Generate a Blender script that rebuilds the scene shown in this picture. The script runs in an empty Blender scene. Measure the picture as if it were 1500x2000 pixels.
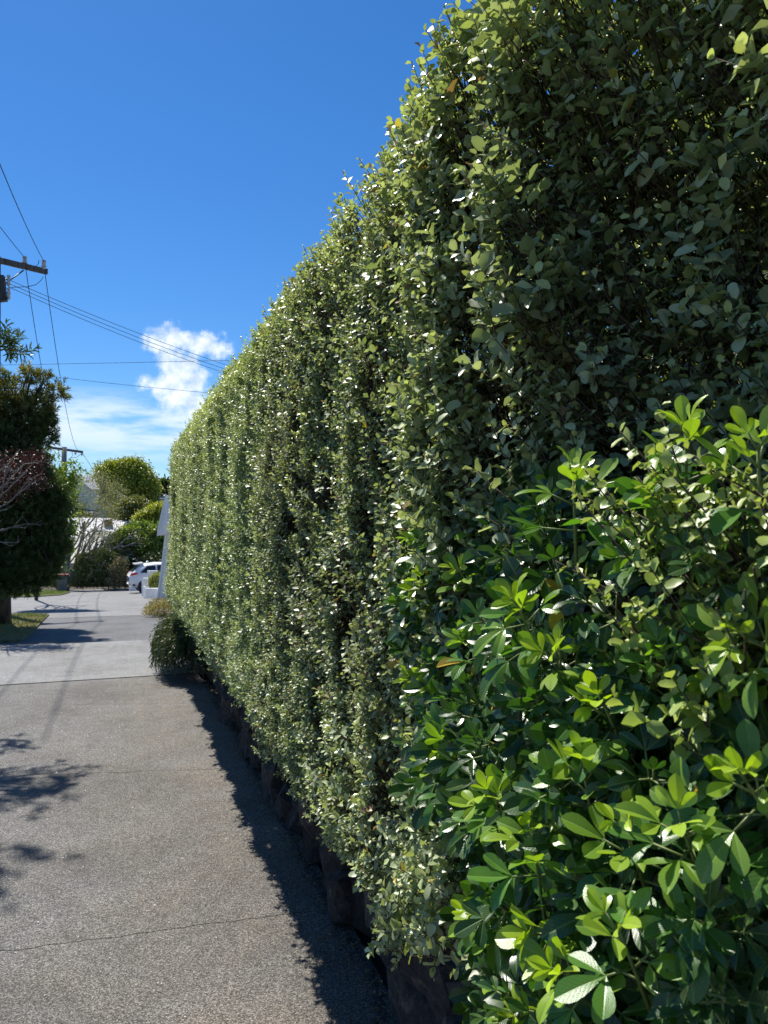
import bpy, bmesh, math, random
import numpy as np
from mathutils import Vector, Matrix
R = math.radians
random.seed(7)
rng = np.random.default_rng(11)
SC = bpy.context.scene
COL = SC.collection

# ------------------------------------------------------------------ camera
EYE = np.array([0.0, 0.0, 1.6])
YAW, PITCH, F = R(19.05), R(0.88), 1500.0
cam_d = bpy.data.cameras.new('camera')
cam = bpy.data.objects.new('camera', cam_d); COL.objects.link(cam)
cam.location = EYE; cam.rotation_euler = (R(90) + PITCH, 0, -YAW)
cam_d.sensor_fit = 'VERTICAL'; cam_d.sensor_height = 36; cam_d.lens = 27
cam_d.clip_start = 0.05; cam_d.clip_end = 2000
cam_d.dof.use_dof = True; cam_d.dof.focus_distance = 1.7; cam_d.dof.aperture_fstop = 18.0
SC.camera = cam
SC.view_settings.view_transform = 'Standard'; SC.view_settings.look = 'None'
SC.view_settings.gamma = 1.0; SC.view_settings.use_curve_mapping = False
SC.view_settings.exposure = 0.60

# sun: one metre of height throws the shadow 0.18 m right and 0.64 m towards the viewer
SUNV = Vector((-0.18, 0.64, 1.0)).normalized()
SUN_EL = math.asin(SUNV.z); SUN_AZ = math.atan2(SUNV.x, SUNV.y)
sun_d = bpy.data.lights.new('sun', 'SUN'); sun = bpy.data.objects.new('sun', sun_d); COL.objects.link(sun)
sun_d.energy = 4.8; sun_d.angle = R(0.53); sun_d.color = (1.0, 0.955, 0.87)
sun.rotation_euler = SUNV.to_track_quat('Z', 'Y').to_euler()

def ray(px, py):
    """world direction (unit y-forward depth along the view axis) of a photograph position"""
    u, v = (px - 750) / F, (1000 - py) / F
    f = np.array([math.sin(YAW) * math.cos(PITCH), math.cos(YAW) * math.cos(PITCH), math.sin(PITCH)])
    r = np.array([math.cos(YAW), -math.sin(YAW), 0.0])
    up = np.cross(r, f)
    return f + u * r + v * up
def at(px, py, Z):
    return EYE + ray(px, py) * Z
def project(P):
    P = np.asarray(P) - EYE
    f = np.array([math.sin(YAW) * math.cos(PITCH), math.cos(YAW) * math.cos(PITCH), math.sin(PITCH)])
    r = np.array([math.cos(YAW), -math.sin(YAW), 0.0]); up = np.cross(r, f)
    Z = P @ f
    return 750 + F * (P @ r) / Z, 1000 - F * (P @ up) / Z, Z

# ------------------------------------------------------------------ sky
def world():
    w = bpy.data.worlds.new('World'); SC.world = w; w.use_nodes = True
    nt = w.node_tree; N = nt.nodes; L = nt.links
    bg = N['Background']; bg.inputs[1].default_value = 0.12
    def m(op, a, b=None, c=None, clamp=False):
        n = N.new('ShaderNodeMath'); n.operation = op; n.use_clamp = clamp
        for i, x in enumerate((a, b, c)):
            if x is None: continue
            if isinstance(x, (int, float)): n.inputs[i].default_value = x
            else: L.new(x, n.inputs[i])
        return n.outputs[0]
    sky = N.new('ShaderNodeTexSky'); sky.sky_type = 'NISHITA'; sky.sun_disc = False
    sky.sun_elevation = SUN_EL; sky.sun_rotation = SUN_AZ
    sky.air_density = 1.0; sky.dust_density = 0.1; sky.ozone_density = 3.2; sky.altitude = 0
    hs = N.new('ShaderNodeHueSaturation'); hs.inputs['Saturation'].default_value = 1.18; hs.inputs['Value'].default_value = .85
    gr = N.new('ShaderNodeMix'); gr.data_type = 'RGBA'; gr.blend_type = 'MULTIPLY'; gr.inputs[0].default_value = 1; gr.inputs[7].default_value = (.58, .68, .82, 1)
    L.new(sky.outputs[0], gr.inputs[6]); L.new(gr.outputs[2], hs.inputs['Color'])
    tc = N.new('ShaderNodeTexCoord'); sx = N.new('ShaderNodeSeparateXYZ'); L.new(tc.outputs['Generated'], sx.inputs[0])
    az = m('ARCTAN2', sx.outputs[0], sx.outputs[1]); el = m('ARCSINE', sx.outputs[2])
    az = m('MULTIPLY', az, 57.2958); el = m('MULTIPLY', el, 57.2958)
    cx = N.new('ShaderNodeCombineXYZ'); L.new(az, cx.inputs[0]); L.new(el, cx.inputs[1])
    def noise(scale, detail, sc=(1, 1, 1), rough=.55, off=0.0):
        mp = N.new('ShaderNodeMapping'); mp.inputs['Scale'].default_value = sc; mp.inputs['Location'].default_value = (off, off, 0)
        L.new(cx.outputs[0], mp.inputs[0])
        n = N.new('ShaderNodeTexNoise'); n.inputs['Scale'].default_value = scale; n.inputs['Detail'].default_value = detail
        n.inputs['Roughness'].default_value = rough; L.new(mp.outputs[0], n.inputs[0]); return n.outputs[0]
    # low cumulus heaps: (azimuth, elevation, half width, half height) in degrees
    heaps = [(3.4, 13.0, 2.0, 1.2), (5.6, 12.7, 2.4, 1.1), (3.9, 11.3, 1.8, 1.4), (4.2, 9.6, 2.6, 2.0), (2.7, 9.9, 1.7, .9), (5.6, 8.2, 2.2, 1.3),
             (-38, 7, 9, 2.6), (-52, 5, 8, 2.4), (62, 8, 11, 3.0), (95, 6, 9, 3), (140, 9, 12, 3.4), (-120, 7, 14, 3.2), (-160, 5, 9, 2.5)]
    dens = None
    for (a, e, ra, re) in heaps:
        d = m('ADD', m('POWER', m('ABSOLUTE', m('DIVIDE', m('SUBTRACT', az, a), ra)), 2.0),
              m('POWER', m('ABSOLUTE', m('DIVIDE', m('SUBTRACT', el, e), re)), 2.0))
        d = m('SUBTRACT', 1.0, d)
        dens = d if dens is None else m('MAXIMUM', dens, d)
    n1 = noise(.7, 7, rough=.62)
    dd = m('ADD', dens, m('MULTIPLY', m('SUBTRACT', n1, .5), 4.2))
    mr = N.new('ShaderNodeMapRange'); mr.interpolation_type = 'SMOOTHSTEP'
    mr.inputs['From Min'].default_value = -.25; mr.inputs['From Max'].default_value = 1.15
    L.new(dd, mr.inputs[0]); cum = m('MULTIPLY', mr.outputs[0], .93)
    # thin streaks low over the horizon
    n2 = noise(.42, 5, (.32, 1.7, 1), .6, 3.0)
    mr2 = N.new('ShaderNodeMapRange'); mr2.interpolation_type = 'SMOOTHSTEP'
    mr2.inputs['From Min'].default_value = .30; mr2.inputs['From Max'].default_value = .58
    L.new(n2, mr2.inputs[0])
    band = m('SUBTRACT', 1.0, m('POWER', m('ABSOLUTE', m('DIVIDE', m('SUBTRACT', el, 6.9), 2.7)), 2.0), clamp=True)
    wisp = m('MULTIPLY', m('MULTIPLY', mr2.outputs[0], band), .95)
    n3 = noise(.9, 4, (1, 1, 1), .5, 9.0)
    cr = N.new('ShaderNodeValToRGB')
    cr.color_ramp.elements[0].position = .32; cr.color_ramp.elements[0].color = (3.6, 4.4, 5.4, 1)
    cr.color_ramp.elements[1].position = .60; cr.color_ramp.elements[1].color = (6.0, 6.4, 6.9, 1)
    L.new(n3, cr.inputs[0])
    mx = N.new('ShaderNodeMix'); mx.data_type = 'RGBA'
    L.new(wisp, mx.inputs[0]); L.new(hs.outputs[0], mx.inputs[6]); mx.inputs[7].default_value = (4.6, 5.4, 6.4, 1)
    mx2 = N.new('ShaderNodeMix'); mx2.data_type = 'RGBA'
    L.new(cum, mx2.inputs[0]); L.new(mx.outputs[2], mx2.inputs[6]); L.new(cr.outputs[0], mx2.inputs[7])
    L.new(mx2.outputs[2], bg.inputs[0])
world()

# ------------------------------------------------------------------ small helpers
def tag(o, label=None, cat=None, group=None, kind=None):
    if label: o['label'] = label
    if cat: o['category'] = cat
    if group: o['group'] = group
    if kind: o['kind'] = kind
    return o
def empty(name, loc, label, cat, group=None):
    o = bpy.data.objects.new(name, None); COL.objects.link(o); o.location = loc
    o.empty_display_size = .2
    return tag(o, label, cat, group)
def child(o, parent):
    if parent is not None:
        o.parent = parent; o.matrix_basis = Matrix.Translation(-parent.matrix_basis.translation) @ o.matrix_basis if parent.parent is None else o.matrix_basis
    return o
def link(name, me, mat, parent=None):
    o = bpy.data.objects.new(name, me); COL.objects.link(o)
    if mat is not None and not me.materials:
        me.materials.append(mat)
    return child(o, parent)
def np_mesh(name, V, T, tint=None, smooth=True, uv=None):
    """V (n,3) and triangles T (m,3) into one mesh; tint (n,3) goes into a point colour"""
    me = bpy.data.meshes.new(name); V = np.ascontiguousarray(V, dtype=np.float32); T = np.ascontiguousarray(T, dtype=np.int32)
    me.vertices.add(len(V)); me.vertices.foreach_set('co', V.ravel())
    me.loops.add(T.size); me.loops.foreach_set('vertex_index', T.ravel())
    me.polygons.add(len(T)); me.polygons.foreach_set('loop_start', np.arange(0, T.size, 3, dtype=np.int32))
    me.polygons.foreach_set('use_smooth', np.full(len(T), smooth))
    if tint is not None:
        a = me.color_attributes.new('tint', 'FLOAT_COLOR', 'POINT')
        c = np.ones((len(V), 4), np.float32); c[:, :3] = tint; a.data.foreach_set('color', c.ravel())
    if uv is not None:
        a = me.attributes.new('blade', 'FLOAT_VECTOR', 'POINT'); a.data.foreach_set('vector', np.ascontiguousarray(uv, dtype=np.float32).ravel())
    me.update(calc_edges=True); return me
def unit(a):
    return a / np.maximum(np.linalg.norm(a, axis=-1, keepdims=True), 1e-9)
_tab = rng.random((32, 32, 32))
def vnoise(p, off=0.0):
    """smooth value noise, -1..1; p is (n,3)"""
    p = np.asarray(p, float) + off; i = np.floor(p).astype(int); f = p - i; f = f * f * (3 - 2 * f)
    g = lambda a, b, c: _tab[(i[:, 0] + a) % 32, (i[:, 1] + b) % 32, (i[:, 2] + c) % 32]
    def l(a, b, t): return a + (b - a) * t
    x = [[l(g(0, b, c), g(1, b, c), f[:, 0]) for c in (0, 1)] for b in (0, 1)]
    return 2 * l(l(x[0][0], x[1][0], f[:, 1]), l(x[0][1], x[1][1], f[:, 1]), f[:, 2]) - 1

def seg_mesh(name, P0, P1, R0, R1, sides=4):
    P0, P1 = np.atleast_2d(P0), np.atleast_2d(P1); n = len(P0); R0 = np.broadcast_to(R0, n); R1 = np.broadcast_to(R1, n)
    d = unit(P1 - P0); a = np.where(np.abs(d[:, 2:3]) > .9, np.array([[1., 0, 0]]), np.array([[0, 0, 1.]]))
    s = unit(np.cross(d, a)); t = np.cross(d, s)
    V = np.zeros((n, 2 * sides, 3))
    for k in range(sides):
        c, q = math.cos(2 * math.pi * k / sides), math.sin(2 * math.pi * k / sides)
        V[:, k] = P0 + (s * c + t * q) * R0[:, None]; V[:, sides + k] = P1 + (s * c + t * q) * R1[:, None]
    F_ = []
    for k in range(sides):
        j = (k + 1) % sides; F_ += [(k, j, sides + j), (k, sides + j, sides + k)]
    for k in range(1, sides - 1): F_ += [(sides, sides + k, sides + k + 1), (0, k + 1, k)]
    T = (np.array(F_)[None] + (np.arange(n) * 2 * sides)[:, None, None]).reshape(-1, 3)
    return np_mesh(name, V.reshape(-1, 3), T)
def path_segs(pts, r0, r1):
    pts = np.asarray(pts); rr = np.linspace(r0, r1, len(pts))
    return pts[:-1], pts[1:], rr[:-1], rr[1:]
def join_segs(name, lst, sides=5):
    return seg_mesh(name, np.vstack([a[0] for a in lst]), np.vstack([a[1] for a in lst]),
                    np.concatenate([a[2] for a in lst]), np.concatenate([a[3] for a in lst]), sides)

# leaf templates: x across (-.5..+.5 of the width), y along 0..1, z relief in lengths
def leaf_tmpl(stations, fold, curl, wave=0.0, ph=0.0):
    V = [(0, 0, 0)]; T = []
    for j, (y, w) in enumerate(stations):
        zc = -curl * y * y; wv = wave * math.sin(9 * y + ph)
        V += [(-w, y, zc + fold * w + wv), (0, y, zc), (w, y, zc + fold * w - wv)]
    V.append((0, 1, -curl)); n = len(stations); e = len(V) - 1
    T += [(0, 2, 1), (0, 3, 2)]
    for j in range(n - 1):
        a, b = 1 + 3 * j, 4 + 3 * j
        T += [(a, a + 1, b + 1), (a, b + 1, b), (a + 1, a + 2, b + 2), (a + 1, b + 2, b + 1)]
    a = 1 + 3 * (n - 1); T += [(a, a + 1, e), (a + 1, a + 2, e)]
    return np.array(V, float), np.array(T)
def creased(tm):
    """split a blade along its midrib so that the fold stays crisp"""
    V, T = tm; Vo, To = [], []
    for s in (-1, 1):
        tt = [t for t in T if np.sign(V[list(t)][:, 0].sum()) == s]; ids = sorted({i for t in tt for i in t}); mp = {i: k + len(Vo) for k, i in enumerate(ids)}
        Vo += [V[i] for i in ids]; To += [[mp[i] for i in t] for t in tt]
    return np.array(Vo), np.array(To)
SMALL = [leaf_tmpl([(.25, .40), (.6, .5), (.86, .30)], .22, .10, .05, 0), leaf_tmpl([(.3, .46), (.62, .47), (.85, .29)], .35, -.06, .07, 2),
         leaf_tmpl([(.26, .38), (.58, .5), (.88, .30)], .10, .28, .05, 4)]
TINY = [leaf_tmpl([(.55, .5)], .25, .12), leaf_tmpl([(.5, .5)], .4, -.1)]
BST = [(.08, .07), (.2, .165), (.36, .31), (.52, .44), (.68, .50), (.82, .45), (.93, .27)]
BROAD = [leaf_tmpl(BST, .10, .14), leaf_tmpl(BST, .24, .30), leaf_tmpl(BST, .16, -.10, .018, 1), leaf_tmpl(BST, .14, .45, .012, 3)]
BROAD = [creased(b) for b in BROAD]
LONG = [leaf_tmpl([(.3, .45), (.7, .42)], .2, .12), leaf_tmpl([(.35, .5)], .2, -.08)]

def leaf_frames(D, N):
    D = unit(D); N = unit(N - (N * D).sum(-1, keepdims=True) * D); S = np.cross(D, N); return S, D, N
def leaf_mesh(name, tmpls, P, D, N, ln, wd, tint):
    S, D, N = leaf_frames(D, N); pick = rng.integers(0, len(tmpls), len(P)); Vs, Ts, Cs, Us = [], [], [], []; off = 0
    for k, (tv, tt) in enumerate(tmpls):
        m = pick == k; n = int(m.sum())
        if not n: continue
        V = P[m][:, None] + tv[None, :, 0:1] * (S[m] * wd[m][:, None])[:, None] + tv[None, :, 1:2] * (D[m] * ln[m][:, None])[:, None] + tv[None, :, 2:3] * (N[m] * ln[m][:, None])[:, None]
        Vs.append(V.reshape(-1, 3)); Ts.append((tt[None] + (np.arange(n) * len(tv))[:, None, None]).reshape(-1, 3) + off); off += n * len(tv)
        Cs.append(np.repeat(tint[m], len(tv), 0)); Us.append(np.tile(tv, (n, 1)))
    return np_mesh(name, np.vstack(Vs), np.vstack(Ts), np.vstack(Cs), uv=np.vstack(Us) if tmpls is BROAD else None)
def leaf_objects(name, tmpls, P, D, N, ln, wd, tint, mat, parent, nt=14):
    """single leaves as parts; alike leaves share a mesh (one per template and tint class)"""
    S, D, N = leaf_frames(D, N); pal = tint[rng.permutation(len(tint))[:nt]]; cache = {}
    cls = np.argmin(((tint[:, None] - pal[None]) ** 2).sum(-1), 1)
    for i in range(len(P)):
        k = int(rng.integers(0, len(tmpls))); key = (k, int(cls[i]))
        if key not in cache:
            tv, tt = tmpls[k]; me = np_mesh(name, tv, tt, np.repeat(pal[key[1]][None], len(tv), 0), uv=tv if tmpls is BROAD else None); me.materials.append(mat); cache[key] = me
        o = bpy.data.objects.new(name, cache[key]); COL.objects.link(o)
        M = Matrix([[S[i][r] * wd[i], D[i][r] * ln[i], N[i][r] * ln[i], P[i][r]] for r in range(3)] + [[0, 0, 0, 1]])
        o.parent = parent; o.matrix_basis = Matrix.Translation(-Vector(parent.location)) @ M

# ------------------------------------------------------------------ materials
def nodes(name):
    m = bpy.data.materials.new(name); m.use_nodes = True; nt = m.node_tree
    return m, nt, nt.nodes, nt.links, nt.nodes['Principled BSDF']
def ramp(N, els):
    r = N.new('ShaderNodeValToRGB'); e = r.color_ramp.elements
    e[0].position, e[0].color = els[0][0], (*els[0][1], 1); e[1].position, e[1].color = els[-1][0], (*els[-1][1], 1)
    for p, c in els[1:-1]:
        x = e.new(p); x.color = (*c, 1)
    return r
def noise_n(N, L, scale, detail=4, rough=.55, obj=True, sc=None):
    tc = N.new('ShaderNodeTexCoord'); src = tc.outputs['Object' if obj else 'Generated']
    if sc:
        mp = N.new('ShaderNodeMapping'); mp.inputs['Scale'].default_value = sc; L.new(src, mp.inputs[0]); src = mp.outputs[0]
    n = N.new('ShaderNodeTexNoise'); n.inputs['Scale'].default_value = scale; n.inputs['Detail'].default_value = detail; n.inputs['Roughness'].default_value = rough
    L.new(src, n.inputs[0]); return n.outputs[0]
def rough_mat(name, c0, c1, scale=6, rough=.8, bump=.3, bscale=40, metal=0.0, sc=None, lo=.35, hi=.65):
    m, nt, N, L, b = nodes(name)
    r = ramp(N, [(lo, c0), (hi, c1)]); L.new(noise_n(N, L, scale, 5, sc=sc), r.inputs[0]); L.new(r.outputs[0], b.inputs['Base Color'])
    b.inputs['Roughness'].default_value = rough; b.inputs['Metallic'].default_value = metal
    if bump:
        bp = N.new('ShaderNodeBump'); bp.inputs['Strength'].default_value = bump; bp.inputs['Distance'].default_value = .02
        L.new(noise_n(N, L, bscale, 5, sc=sc), bp.inputs['Height']); L.new(bp.outputs[0], b.inputs['Normal'])
    return m
def leaf_mat(name, rough=.34, trans=.3, gloss=.5, yellow=(1.5, 1.35, .45), veins=False):
    m, nt, N, L, b = nodes(name)
    at_ = N.new('ShaderNodeAttribute'); at_.attribute_name = 'tint'
    n = noise_n(N, L, 60, 3); mr = N.new('ShaderNodeMapRange'); mr.inputs['To Min'].default_value = .78; mr.inputs['To Max'].default_value = 1.2; L.new(n, mr.inputs[0])
    vm = N.new('ShaderNodeVectorMath'); vm.operation = 'SCALE'; L.new(at_.outputs['Color'], vm.inputs[0]); L.new(mr.outputs[0], vm.inputs['Scale'])
    if veins:
        bl = N.new('ShaderNodeAttribute'); bl.attribute_name = 'blade'; sx = N.new('ShaderNodeSeparateXYZ'); L.new(bl.outputs['Vector'], sx.inputs[0])
        def mth(op, a, b=None):
            q = N.new('ShaderNodeMath'); q.operation = op
            for i, x in enumerate((a, b)):
                if x is None: continue
                if isinstance(x, (int, float)): q.inputs[i].default_value = x
                else: L.new(x, q.inputs[i])
            return q.outputs[0]
        ax = mth('ABSOLUTE', sx.outputs[0]); rib = N.new('ShaderNodeMapRange'); rib.inputs['From Min'].default_value = .015; rib.inputs['From Max'].default_value = .055
        rib.inputs['To Min'].default_value = 1.0; rib.inputs['To Max'].default_value = 0.0; L.new(ax, rib.inputs[0])
        w = mth('SINE', mth('MULTIPLY', mth('SUBTRACT', sx.outputs[1], mth('MULTIPLY', ax, .55)), 62.0)); vein = mth('MULTIPLY', mth('POWER', mth('MULTIPLY', mth('ADD', w, 1.0), .5), 6.0), .35)
        h = mth('ADD', vein, rib.outputs[0]); mxv = N.new('ShaderNodeMix'); mxv.data_type = 'RGBA'; L.new(mth('MULTIPLY', h, .42), mxv.inputs[0]); L.new(vm.outputs[0], mxv.inputs[6]); mxv.inputs[7].default_value = (.30, .42, .12, 1)
        vcol = mxv.outputs[2]; bp = N.new('ShaderNodeBump'); bp.inputs['Strength'].default_value = .16; bp.inputs['Distance'].default_value = .0012; bp.invert = True
        L.new(mth('ADD', h, mth('MULTIPLY', n, .9)), bp.inputs['Height']); L.new(bp.outputs[0], b.inputs['Normal'])
        rr = N.new('ShaderNodeMapRange'); rr.inputs['To Min'].default_value = rough * .75; rr.inputs['To Max'].default_value = rough * 1.45; L.new(noise_n(N, L, 140, 3), rr.inputs[0]); L.new(rr.outputs[0], b.inputs['Roughness'])
    else: vcol = vm.outputs[0]
    # paler, duller underside
    ge = N.new('ShaderNodeNewGeometry'); pal = N.new('ShaderNodeMix'); pal.data_type = 'RGBA'
    mm = N.new('ShaderNodeMath'); mm.operation = 'MULTIPLY'; mm.inputs[1].default_value = .35; L.new(ge.outputs['Backfacing'], mm.inputs[0])
    L.new(mm.outputs[0], pal.inputs[0]); L.new(vcol, pal.inputs[6]); pal.inputs[7].default_value = (.22, .27, .15, 1)
    L.new(pal.outputs[2], b.inputs['Base Color'])
    if not veins: b.inputs['Roughness'].default_value = rough
    b.inputs['Specular IOR Level'].default_value = gloss
    tr = N.new('ShaderNodeBsdfTranslucent'); vy = N.new('ShaderNodeVectorMath'); vy.operation = 'MULTIPLY'
    vy.inputs[1].default_value = yellow; L.new(vm.outputs[0], vy.inputs[0]); L.new(vy.outputs[0], tr.inputs[0])
    mx = N.new('ShaderNodeMixShader'); mx.inputs[0].default_value = trans
    L.new(b.outputs[0], mx.inputs[1]); L.new(tr.outputs[0], mx.inputs[2]); L.new(mx.outputs[0], N['Material Output'].inputs[0])
    return m
def asphalt_mat(name, dark, light, stain, chip=230, spark=.5, stainw=1.0):
    m, nt, N, L, b = nodes(name)
    tc = N.new('ShaderNodeTexCoord')
    vo = N.new('ShaderNodeTexVoronoi'); vo.inputs['Scale'].default_value = chip; L.new(tc.outputs['Object'], vo.inputs[0])
    sep = N.new('ShaderNodeSeparateColor'); L.new(vo.outputs['Color'], sep.inputs[0])
    r = ramp(N, [(0, dark), (.55, tuple(a * .55 + c * .45 for a, c in zip(dark, light))), (.86, light), (1, tuple(min(1, c * (1 + spark)) for c in light))])
    L.new(sep.outputs[0], r.inputs[0])
    big = noise_n(N, L, 1.1, 5, .6); mid = noise_n(N, L, 9, 4, .6)
    r2 = ramp(N, [(.30, (.66, .64, .61)), (.55, (1, 1, 1)), (.75, (1.12, 1.11, 1.08))]); L.new(big, r2.inputs[0])
    r3 = ramp(N, [(.25, (.82, .82, .82)), (.7, (1.12, 1.12, 1.12))]); L.new(mid, r3.inputs[0])
    m1 = N.new('ShaderNodeMix'); m1.data_type = 'RGBA'; m1.blend_type = 'MULTIPLY'; m1.inputs[0].default_value = 1; L.new(r.outputs[0], m1.inputs[6]); L.new(r2.outputs[0], m1.inputs[7])
    m2 = N.new('ShaderNodeMix'); m2.data_type = 'RGBA'; m2.blend_type = 'MULTIPLY'; m2.inputs[0].default_value = 1; L.new(m1.outputs[2], m2.inputs[6]); L.new(r3.outputs[0], m2.inputs[7])
    # brown lichen tint spreading from the wall side
    sx = N.new('ShaderNodeSeparateXYZ'); L.new(tc.outputs['Object'], sx.inputs[0])
    mr = N.new('ShaderNodeMapRange'); mr.inputs['From Min'].default_value = -1.0; mr.inputs['From Max'].default_value = .55; L.new(sx.outputs[0], mr.inputs[0])
    mu = N.new('ShaderNodeMath'); mu.operation = 'MULTIPLY'; L.new(mr.outputs[0], mu.inputs[0])
    rn = ramp(N, [(.3, (.25, .25, .25)), (.65, (1, 1, 1))]); L.new(noise_n(N, L, 2.3, 4, .6), rn.inputs[0]); L.new(rn.outputs[0], mu.inputs[1])
    mw = N.new('ShaderNodeMath'); mw.operation = 'MULTIPLY'; mw.inputs[1].default_value = stainw; L.new(mu.outputs[0], mw.inputs[0])
    m3 = N.new('ShaderNodeMix'); m3.data_type = 'RGBA'; m3.blend_type = 'MULTIPLY'; L.new(mw.outputs[0], m3.inputs[0]); L.new(m2.outputs[2], m3.inputs[6]); m3.inputs[7].default_value = (*stain, 1)
    L.new(m3.outputs[2], b.inputs['Base Color']); b.inputs['Roughness'].default_value = .78; b.inputs['Specular IOR Level'].default_value = .35
    bp = N.new('ShaderNodeBump'); bp.inputs['Strength'].default_value = .7; bp.inputs['Distance'].default_value = .004
    L.new(vo.outputs['Distance'], bp.inputs['Height']); L.new(bp.outputs[0], b.inputs['Normal'])
    return m
M = {}
M['drive'] = asphalt_mat('weathered_asphalt', (.034, .033, .032), (.245, .239, .229), (1.0, .89, .74), 260)
M['path'] = asphalt_mat('bleached_concrete', (.13, .13, .13), (.28, .28, .275), (1, .97, .9), 160, .2, .4)
M['patch'] = asphalt_mat('newer_asphalt', (.065, .065, .07), (.15, .15, .155), (1, .95, .9), 200, .6, .5)
M['road'] = asphalt_mat('pale_road', (.12, .12, .122), (.25, .25, .25), (1, .97, .92), 120, .2, .4)
M['dirt'] = rough_mat('dark_dirt', (.02, .017, .013), (.06, .05, .038), 14, .95, .6, 90)
M['soil'] = rough_mat('garden_soil', (.03, .022, .015), (.08, .06, .04), 8, .95, .6, 60)
M['lawn'] = rough_mat('lawn_ground', (.06, .075, .03), (.17, .15, .07), 5, .95, .5, 70)
M['kerb'] = rough_mat('kerb_concrete', (.3, .3, .29), (.42, .42, .4), 6, .85, .2, 60)
M['grass'] = leaf_mat('grass_blade', .6, .35, .2, (1.3, 1.3, .5))
M['hedge'] = leaf_mat('hedge_leaf', .39, .33, .5, (1.15, 1.2, .6))
M['broad'] = leaf_mat('broad_leaf', .25, .32, .55, (1.65, 1.75, .3), True)
M['tree'] = leaf_mat('tree_leaf', .42, .28, .4)
M['twig'] = rough_mat('hedge_twig', (.035, .022, .016), (.11, .075, .052), 30, .8, .3, 120)
M['green_stem'] = rough_mat('green_stem', (.12, .17, .035), (.2, .24, .07), 20, .5, .1, 80)
M['bark'] = rough_mat('bark', (.03, .024, .02), (.09, .075, .06), 9, .9, .6, 40, sc=(1, 1, .25))
M['grey_bark'] = rough_mat('grey_bark', (.13, .12, .105), (.30, .28, .25), 9, .9, .5, 30, sc=(1, 1, .3))
M['white'] = rough_mat('white_paint', (.72, .73, .74), (.82, .82, .82), 2.5, .5, .05, 60)
M['cream'] = rough_mat('cream_plaster', (.44, .42, .35), (.54, .52, .44), 1.2, .8, .15, 20)
M['pole'] = rough_mat('weathered_timber', (.055, .045, .038), (.17, .15, .13), 7, .9, .5, 50, sc=(3, 3, .3))
M['conc'] = rough_mat('pole_concrete', (.16, .15, .135), (.27, .25, .23), 3, .9, .3, 30)
M['porc'] = rough_mat('insulator_glaze', (.5, .5, .46), (.65, .65, .6), 9, .25, 0)
M['steel'] = rough_mat('dark_steel', (.03, .03, .032), (.07, .07, .07), 9, .5, .1, 50, .6)
M['wire'] = rough_mat('wire_sheath', (.012, .013, .016), (.03, .03, .035), 3, .95, 0)
M['roof'] = rough_mat('pale_roof', (.36, .36, .40), (.48, .48, .52), 3, .6, .2, 14, sc=(1, 1, 1))
M['brick'] = rough_mat('red_brick', (.22, .07, .04), (.34, .13, .08), 5, .85, .3, 30)
M['glass'] = rough_mat('dark_glass', (.02, .03, .035), (.04, .05, .06), 2, .08, 0)
M['rubber'] = rough_mat('tyre_rubber', (.015, .015, .015), (.03, .03, .03), 9, .8, .1, 60)
M['binplastic'] = rough_mat('bin_plastic', (.10, .12, .11), (.14, .16, .145), 4, .5, .05, 40)
M['redlid'] = rough_mat('red_plastic', (.42, .06, .06), (.5, .1, .09), 4, .45, .05, 40)
M['redlamp'] = rough_mat('red_lens', (.4, .01, .012), (.5, .02, .02), 4, .15, 0)
M['alloy'] = rough_mat('alloy', (.5, .5, .52), (.62, .62, .64), 4, .3, 0, 40, .8)
M['signblue'] = rough_mat('sticker_blue', (.3, .52, .7), (.5, .68, .8), 30, .4, 0)
def paint():
    m, nt, N, L, b = nodes('car_paint'); b.inputs['Roughness'].default_value = .35; b.inputs['Coat Weight'].default_value = .6; b.inputs['Coat Roughness'].default_value = .05
    r = ramp(N, [(.4, (.74, .75, .77)), (.6, (.80, .81, .82))]); L.new(noise_n(N, L, 1.5, 2), r.inputs[0]); L.new(r.outputs[0], b.inputs['Base Color']); return m
M['car'] = paint()
def stone_mat():
    m, nt, N, L, b = nodes('basalt')
    oi = N.new('ShaderNodeObjectInfo')
    r = ramp(N, [(.35, (.015, .014, .015)), (.5, (.06, .053, .05)), (.62, (.17, .14, .12))]); L.new(noise_n(N, L, 4.2, 10, .78), r.inputs[0])
    mr = N.new('ShaderNodeMapRange'); mr.inputs['To Min'].default_value = .35; mr.inputs['To Max'].default_value = 1.25; L.new(oi.outputs['Random'], mr.inputs[0])
    vm = N.new('ShaderNodeVectorMath'); vm.operation = 'SCALE'; L.new(r.outputs[0], vm.inputs[0]); L.new(mr.outputs[0], vm.inputs['Scale'])
    # lichen spots
    r2 = ramp(N, [(.62, (0, 0, 0)), (.72, (1, 1, 1))]); L.new(noise_n(N, L, 3.1, 6, .7), r2.inputs[0])
    mx = N.new('ShaderNodeMix'); mx.data_type = 'RGBA'; L.new(r2.outputs[0], mx.inputs[0]); L.new(vm.outputs[0], mx.inputs[6]); mx.inputs[7].default_value = (.2, .19, .155, 1)
    L.new(mx.outputs[2], b.inputs['Base Color']); b.inputs['Roughness'].default_value = .9
    bp = N.new('ShaderNodeBump'); bp.inputs['Strength'].default_value = 1.0; bp.inputs['Distance'].default_value = .06; L.new(noise_n(N, L, 7, 9, .75), bp.inputs['Height']); L.new(bp.outputs[0], b.inputs['Normal'])
    return m
M['stone'] = stone_mat()

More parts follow.
